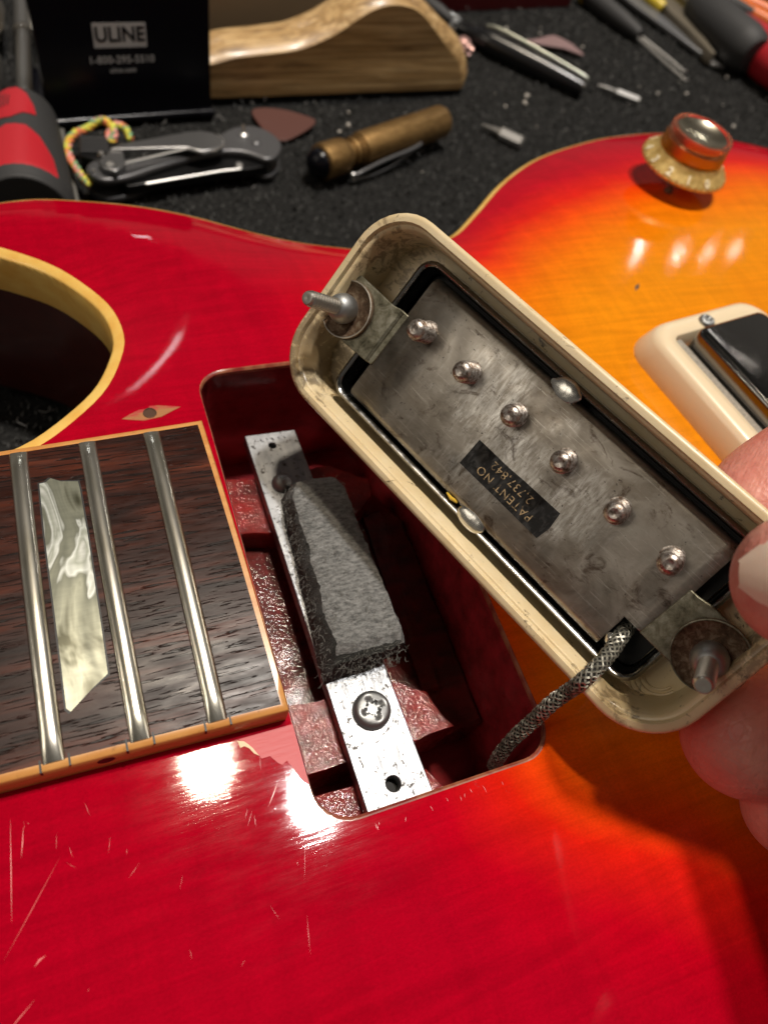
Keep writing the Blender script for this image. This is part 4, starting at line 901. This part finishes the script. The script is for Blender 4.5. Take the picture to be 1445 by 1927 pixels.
b = MB(); b.tube(smoothpath([(13, -6.4, -3.8), (14.5, -8.0, -3.6), (18, -8.3, -2.8), (30, -7.8, -2.0), (44, -7.6, -1.6), (50, -7.3, -1.2), (52, -6.6, -1.2)], 4), .85, 8); b.tube(smoothpath([(14, -7.4, -6.0), (22, -8.4, -6.2), (34, -8.0, -5.6), (44, -7.6, -3.0), (50, -7.3, -1.4)], 4), .75, 8); b.build('wire_clip', KB, TR, smooth=60)
for x, z in ((13, -3.8), (14, -6.0)):
    b = MB(); b.lathe([(0, -1), (.8, -.7), (1.1, 0), (.8, .7), (0, 1)], (x, -7.4, z), (0, 1, 0), 12); b.build('clip_ball', BRT, TR)
# wooden levelling block
OAK = M('ash_wood', rough=.45, Coat_Weight=.3, Coat_Roughness=.2)
cw = OAK.ramp(OAK.noise((.018, .35, .42), 5, .6, .9), [(.32, (.24, .135, .048)), (.5, (.50, .31, .125)), (.68, (.74, .52, .26))])
pw = OAK.ramp(OAK.noise((.05, 1.3, 1.3), 4, .6), [(.38, .5), (.48, 1.)]); OAK.set('Base Color', OAK.mix(.7, cw, pw, 'MULTIPLY')); OAK.bump(OAK.noise((.06, 1.4, 1.4), 4), .06); OAK = OAK.m
WB = thing('levelling_block', 'shaped pale wooden block with a humped top behind the brass torch', 'wooden block', (48.1, 236.92, -60), Matrix.Rotation(math.atan2(.1325, .9912), 3, 'Z'))
prof = smoothpath([(-34, 8.5), (-26, 12.0), (-12, 14.6), (0, 16.6), (9, 18.6), (22, 19.9), (35, 21.4), (44, 24.2), (53, 28.4), (60, 33.0), (67, 36.6), (74, 38.4), (80.5, 38.3), (87, 36.6), (92.5, 33.6), (99, 28.6), (105, 23.8), (111, 19.2), (115.5, 14.8), (119, 10), (121, 6)], 4)
def bp(d):
    out = []; P_ = [np.array(p) for p in prof]
    for i, p in enumerate(P_):
        t = P_[min(i + 1, len(P_) - 1)] - P_[max(i - 1, 0)]; n = np.array([-t[1], t[0]]) / np.linalg.norm(t); out.append(p + n * d * (1 + 1.6 * max(0, min(1, (p[0] - 85) / 30))))
    return [(out[0][0], 3.2)] + [(q[0], max(q[1], 3.3)) for q in out] + [(out[-1][0], 3.2)]
loops = [[(x, d, z) for x, z in bp(o_)] for d, o_ in ((0, 0), (.6, .5), (2.5, 1.5), (5, 2.3), (8, 2.7), (12, 2.7), (16, 2.3), (18.5, 1.5), (20, 0))]
b = MB(); b.loft(loops); b.build('block_body', OAK, WB, smooth=28)
b = MB(); b.box(-40, 122.5, .8, 19.4, 0, 3.0); b.build('steel_sole', KD, WB, bevel=.3)
# boxes at the back
b = MB(); b.loft([rr(60, 30, 1.5, 0, 3), rr(60, 30, 1.5, 26, 3)]); o = b.build('cardboard_box', [M('tan_cardboard', (.36, .27, .17), .8).m], bevel=.4); o.location = Vector((86, 318, -60)) * S; o.rotation_euler = (0, 0, .3)
tag(o, 'tan cardboard box partly hidden behind the wooden block', 'box')
b = MB(); b.loft([rr(58, 30, 1.0, 26.2, 3), rr(60.6, 30.6, 1.5, 26.2, 3), rr(60.6, 30.6, 1.5, 28.4, 3), rr(58, 28, 1.5, 28.4, 3)], ring=True); b.build('lid_edge', [M('white_card', (.62, .58, .50), .7).m], o)
b = MB(); b.loft([rr(48, 38, 2, 0, 4), rr(48, 38, 2, 34, 4)]); o = b.build('red_box', [M('dark_red_plastic', (.10, .004, .006), .4).m], bevel=.6); o.location = Vector((232, 381, -60)) * S; o.rotation_euler = (0, 0, math.atan2(18, 79.3))
tag(o, 'dark red box at the back of the bench, cut off by the frame', 'box')
b = MB(); b.loft([rr(46, 36, 1, -.6, 4), rr(46, 36, 1, 0, 4)]); b.build('base_seam', KD, o)
# black pen with clip
PB = M('glossy_black_barrel', (.010, .010, .011), .25).m
p0 = Vector((197, 298, -54.2)); p1 = Vector((240.5, 256.0, -55.6)); PL_ = (p1 - p0).length
PN = thing('pen', 'black pen with a long metal clip lying right of the wooden block', 'pen', p0, fr(None, p1 - p0))
b = MB(); b.tube([(-12, 0, 0), (-2, 0, 0), (0, 0, 0), (8, 0, 0), (PL_ * .6, 0, 0), (PL_ - 6, 0, 0), (PL_, 0, 0)], [2.6, 3.6, 5.1, 5.5, 5.3, 4.4, 3.8], 28); b.build('barrel', PB, PN)
b = MB(); b.tube(smoothpath([(2, 2.6, 5.2), (9, 3.4, 6.2), (30, 3.6, 5.8), (PL_ - 4, 3.0, 4.6), (PL_, 2.6, 3.6)], 4), .95, 8); b.build('clip', [M('clip_grey_green', (.33, .34, .29), .28, .9).m], PN, smooth=60)
for y in (-2.2, 2.4): 
    b = MB(); b.lathe([(0, -1.2), (1.0, -.8), (1.2, 0), (0, 1.0)], (PL_ - .3, y, 2.6), (1, 0, .3), 10); b.build('end_ball', BRT, PN)
b = MB(); b.tube([(-16, 0, 1), (-24, 1, 1.5), (-34, 4, 2)], [2.4, 4, 3.4], 14); b.build('grip', RUB, PN)
FOIL = M('pink_foil', (.62, .38, .35), .3, .6).m
def crumple(name, loc, r, m, lab, cat, seed):
    bm = bmesh.new(); bmesh.ops.create_icosphere(bm, subdivisions=3, radius=1)
    for v in bm.verts:
        k = 1 + .45 * noise.noise(v.co * 2.1 + Vector((seed, 0, 0))) + .25 * noise.noise(v.co * 5 + Vector((0, seed, 0))); v.co = Vector((v.co.x * r[0], v.co.y * r[1], v.co.z * r[2])) * k * S
    me = bpy.data.meshes.new(name); bm.to_mesh(me); bm.free(); me.materials.append(m); o = bpy.data.objects.new(name, me); COL.objects.link(o); o.location = Vector(loc) * S
    return tag(o, lab, cat)
crumple('foil_scrap', (187.5, 292, -56.5), (3.4, 6.5, 3), FOIL, 'crumpled pink foil scrap against the right end of the wooden block', 'scrap', 3)
crumple('glass_chip', (188, 312, -55), (4, 5, 4), M('clear_chip', (.55, .57, .58), .12, .5).m, 'small shiny grey chip behind the wooden block, left of the pen', 'chip', 7)
SH = M('mauve_shell', (.26, .17, .17), .4).m
b = MB(); b.loft([[(x - 248, y - 302, z + .8 * math.sin((x - 231) / 32 * 3.1)) for x, y in ((226, 305.2), (236, 306.2), (247, 310.2), (252, 312), (256, 310), (260.8, 305), (263.6, 295.5), (262, 294), (252.1, 298.6), (239.1, 301))] for z in (0, 1.0)]); o = b.build('plastic_shard', SH, bevel=.2); o.location = Vector((248, 302, -58.4)) * S; tag(o, 'pointed mauve shard of plastic just behind the black pen', 'shard')
# two screwdriver bits
def bit(a, c, lab, hexr, tip):
    a, c = Vector(a), Vector(c); L = (c - a).length; t = thing('driver_bit', lab, 'driver bit', a, fr(None, c - a), 'loose driver bits on the carpet')
    b_ = MB(); b_.tube([(L * .42, 0, 0), (L * .46, 0, 0), (L - .8, 0, 0), (L, 0, 0)], [hexr * .7, hexr, hexr, hexr * .8], 6); b_.build('shank', BRT, t, smooth=20)
    b_ = MB(); b_.tube([(0, 0, 0), (L * .2, 0, 0), (L * .36, 0, 0), (L * .44, 0, 0)], [tip * .5, tip, hexr * .62, hexr * .6], 10); b_.build('tip', STEEL, t)
bit((255.5, 264.5, -57.3), (275.0, 251.8, -57.4), 'bright driver bit lying alone between pen and gold knob', 1.9, 1.2)
bit((168.5, 225.6, -57.6), (182.8, 211.0, -57.0), 'short dull driver bit lying closest to the guitar edge', 3.0, 1.3)
# slim black tool with two tines
YEL = M('yellow_plastic', (.62, .46, .03), .4).m
TW = thing('tweezers', 'black handled tool with yellow end and two long thin tines', 'tweezers', (299, 360, -54), fr(None, (14.5, -43, -1)))
b = MB(); b.tube([(-4, 0, 0), (0, 0, 0), (10, 0, 0), (30, 0, 0), (44, 0, 0), (46, 0, 0)], [4, 5.4, 5.8, 5.2, 3.6, 3.0], 18); b.build('handle', RUB, TW)
b = MB(); b.lathe([(4.6, -2), (5.9, 0), (5.9, 2.6), (5.2, 3)], (-1, 0, 0), (1, 0, 0), 18); b.build('end_cap', YEL, TW)
for dy in (-1.2, 6.5):
    b = MB(); b.tube([(44, dy * .5, -1.5), (66, dy * .9, -2.5), (87 if dy < 0 else 80, dy, -3.2)], [.9, .8, .7], 8); b.build('tine', STEEL, TW)
    b = MB(); b.lathe([(0, -1.1), (1.1, -.4), (1.2, .3), (0, 1.1)], (87 if dy < 0 else 80, dy, -3.0), (1, 0, 0), 8); b.build('tine_tip', BRT, TW)
CH = thing('flat_scraper', 'long flat grey steel scraper with a bright square tip', 'scraper', (338, 366, -57), fr(None, (19, -70, 0)))
b = MB(); b.loft([[(x, y, z) for x, y in ((-30, -7.5), (10, -7.0), (40, -4.6), (71, -2.2), (71, 2.4), (40, 4.4), (10, 6.5), (-30, 7.5))] for z in (-1, 1.6)]); b.build('blade', [M('grey_scraper_steel', (.20, .205, .215), .4, .5).m], CH, bevel=.5)
b = MB(); b.loft([[(x, y, z) for x, y in ((70.5, -2.6), (75, -4.5), (79, 3.6), (70.5, 2.8))] for z in (-.9, 1.2)]); b.build('tip', BRT, CH, bevel=.3)
NP = thing('pliers', 'needle nose pliers with yellow handles and worn brown grey jaws', 'pliers', (358, 352, -54), fr(None, (-4, -55, -1)))
b = MB(); b.loft([[(x, y * k, z) for x, y in ((-6, -6), (10, -7.5), (28, -4.4), (57, -1.0), (57, 1.0), (28, 4.6), (10, 7.5), (-6, 6))] for z, k in ((-3.5, 1), (2.6, 1), (3.6, .75))]); b.build('jaw', [M('worn_plier_steel', (.19, .165, .125), .5, .6).m], NP, bevel=.6)
for sgn in (-1, 1):
    b = MB(); b.tube(smoothpath([(2, 6 * sgn, 0), (-6, 10.5 * sgn, 1), (-22, 13 * sgn, 1), (-60, 14 * sgn, 1)], 5), [3.6] * 16, 12); b.build('handle', YEL, NP)
REDG = thing('screwdriver', 'black and red gripped screwdriver at the right edge of the bench', 'screwdriver', (366, 344, -46), fr(None, (6.5, -70, 0)))
b = MB(); b.tube([(0, 0, 0), (6, 0, 0), (20, 0, 0), (50, 0, 0), (58, 0, 0), (61, 0, 0)], [6, 9.5, 12, 13, 11.6, 9], 26); b.build('grip', RUB, REDG)
b = MB(); b.tube([(16, 10.2, -1), (30, 12.5, -1), (52, 12.5, -1), (68, 12, -1), (96, 11, -1)], [4, 10, 12.4, 11.8, 8], 22); b.build('red_handle', REDP, REDG)
b = MB(); b.tube([(-60, 0, 0), (2, 0, 0)], 3.2, 12); b.build('shaft', STEEL, REDG)
ORG = M('orange_plastic', (.75, .17, .03), .4).m
OT = thing('orange_handle', 'bright orange tool handle at the top right corner', 'handle', (410, 376, -50), fr(None, (26, -34, 0)))
for dy in (-5, 6): b = MB(); b.tube([(-30, dy, 0), (0, dy, 0), (30, dy * 1.5, 0), (70, dy * 2, 0)], 4.2, 14); b.build('grip', ORG, OT)
b = MB(); b.tube([(-34, -13, 1), (0, -12, 1), (30, -12, 1)], [4, 5, 3], 12); b.build('grey_lever', RUB, OT)
# crumbs of wood and metal on the carpet
CRM = M('pale_crumb', (.62, .58, .52), .5).m
b = MB(); Rc = random.Random(9)
cr = [(105.4, 232.3), (102.3, 222.9), (96.8, 218.1), (205.5, 251.8), (201.5, 246.1), (224.7, 317.8), (244.8, 314.5), (293.2, 260.4), (358.5, 281.6), (327.6, 231.7), (314.9, 262), (188.8, 242.2), (267.8, 304.2), (299, 352)]
cr += [(Rc.uniform(60, 380), Rc.uniform(190, 360)) for _ in range(60)]
for i, (x, y) in enumerate(cr):
    r = Rc.uniform(.7, 1.1) if i < 14 else Rc.uniform(.2, .5)
    b.lathe([(0, -r * .6), (r * .8, -r * .2), (r, r * .2), (r * .4, r * .7), (0, r * .8)], (x, y, -58.3 + r * .4), (Rc.uniform(-1, 1), Rc.uniform(-1, 1), 1), 6)
b.build('carpet_crumbs', CRM, kind='stuff', smooth=0)
b = MB()
for k in range(150):
    x, y = (Rc.uniform(60, 390), Rc.uniform(185, 370)) if k % 4 else (Rc.uniform(-60, 60), Rc.uniform(60, 230)); a = Rc.uniform(0, 6.28); l = Rc.uniform(1.5, 5)
    b.tube(smoothpath([(x, y, -57.9), (x + l * .5 * math.cos(a), y + l * .5 * math.sin(a), -57.4), (x + l * math.cos(a + .6), y + l * math.sin(a + .6), -57.9)], 3), .10, 4, False)
b.build('carpet_lint', M('pale_lint', (.30, .29, .28), .9).m, kind='stuff')
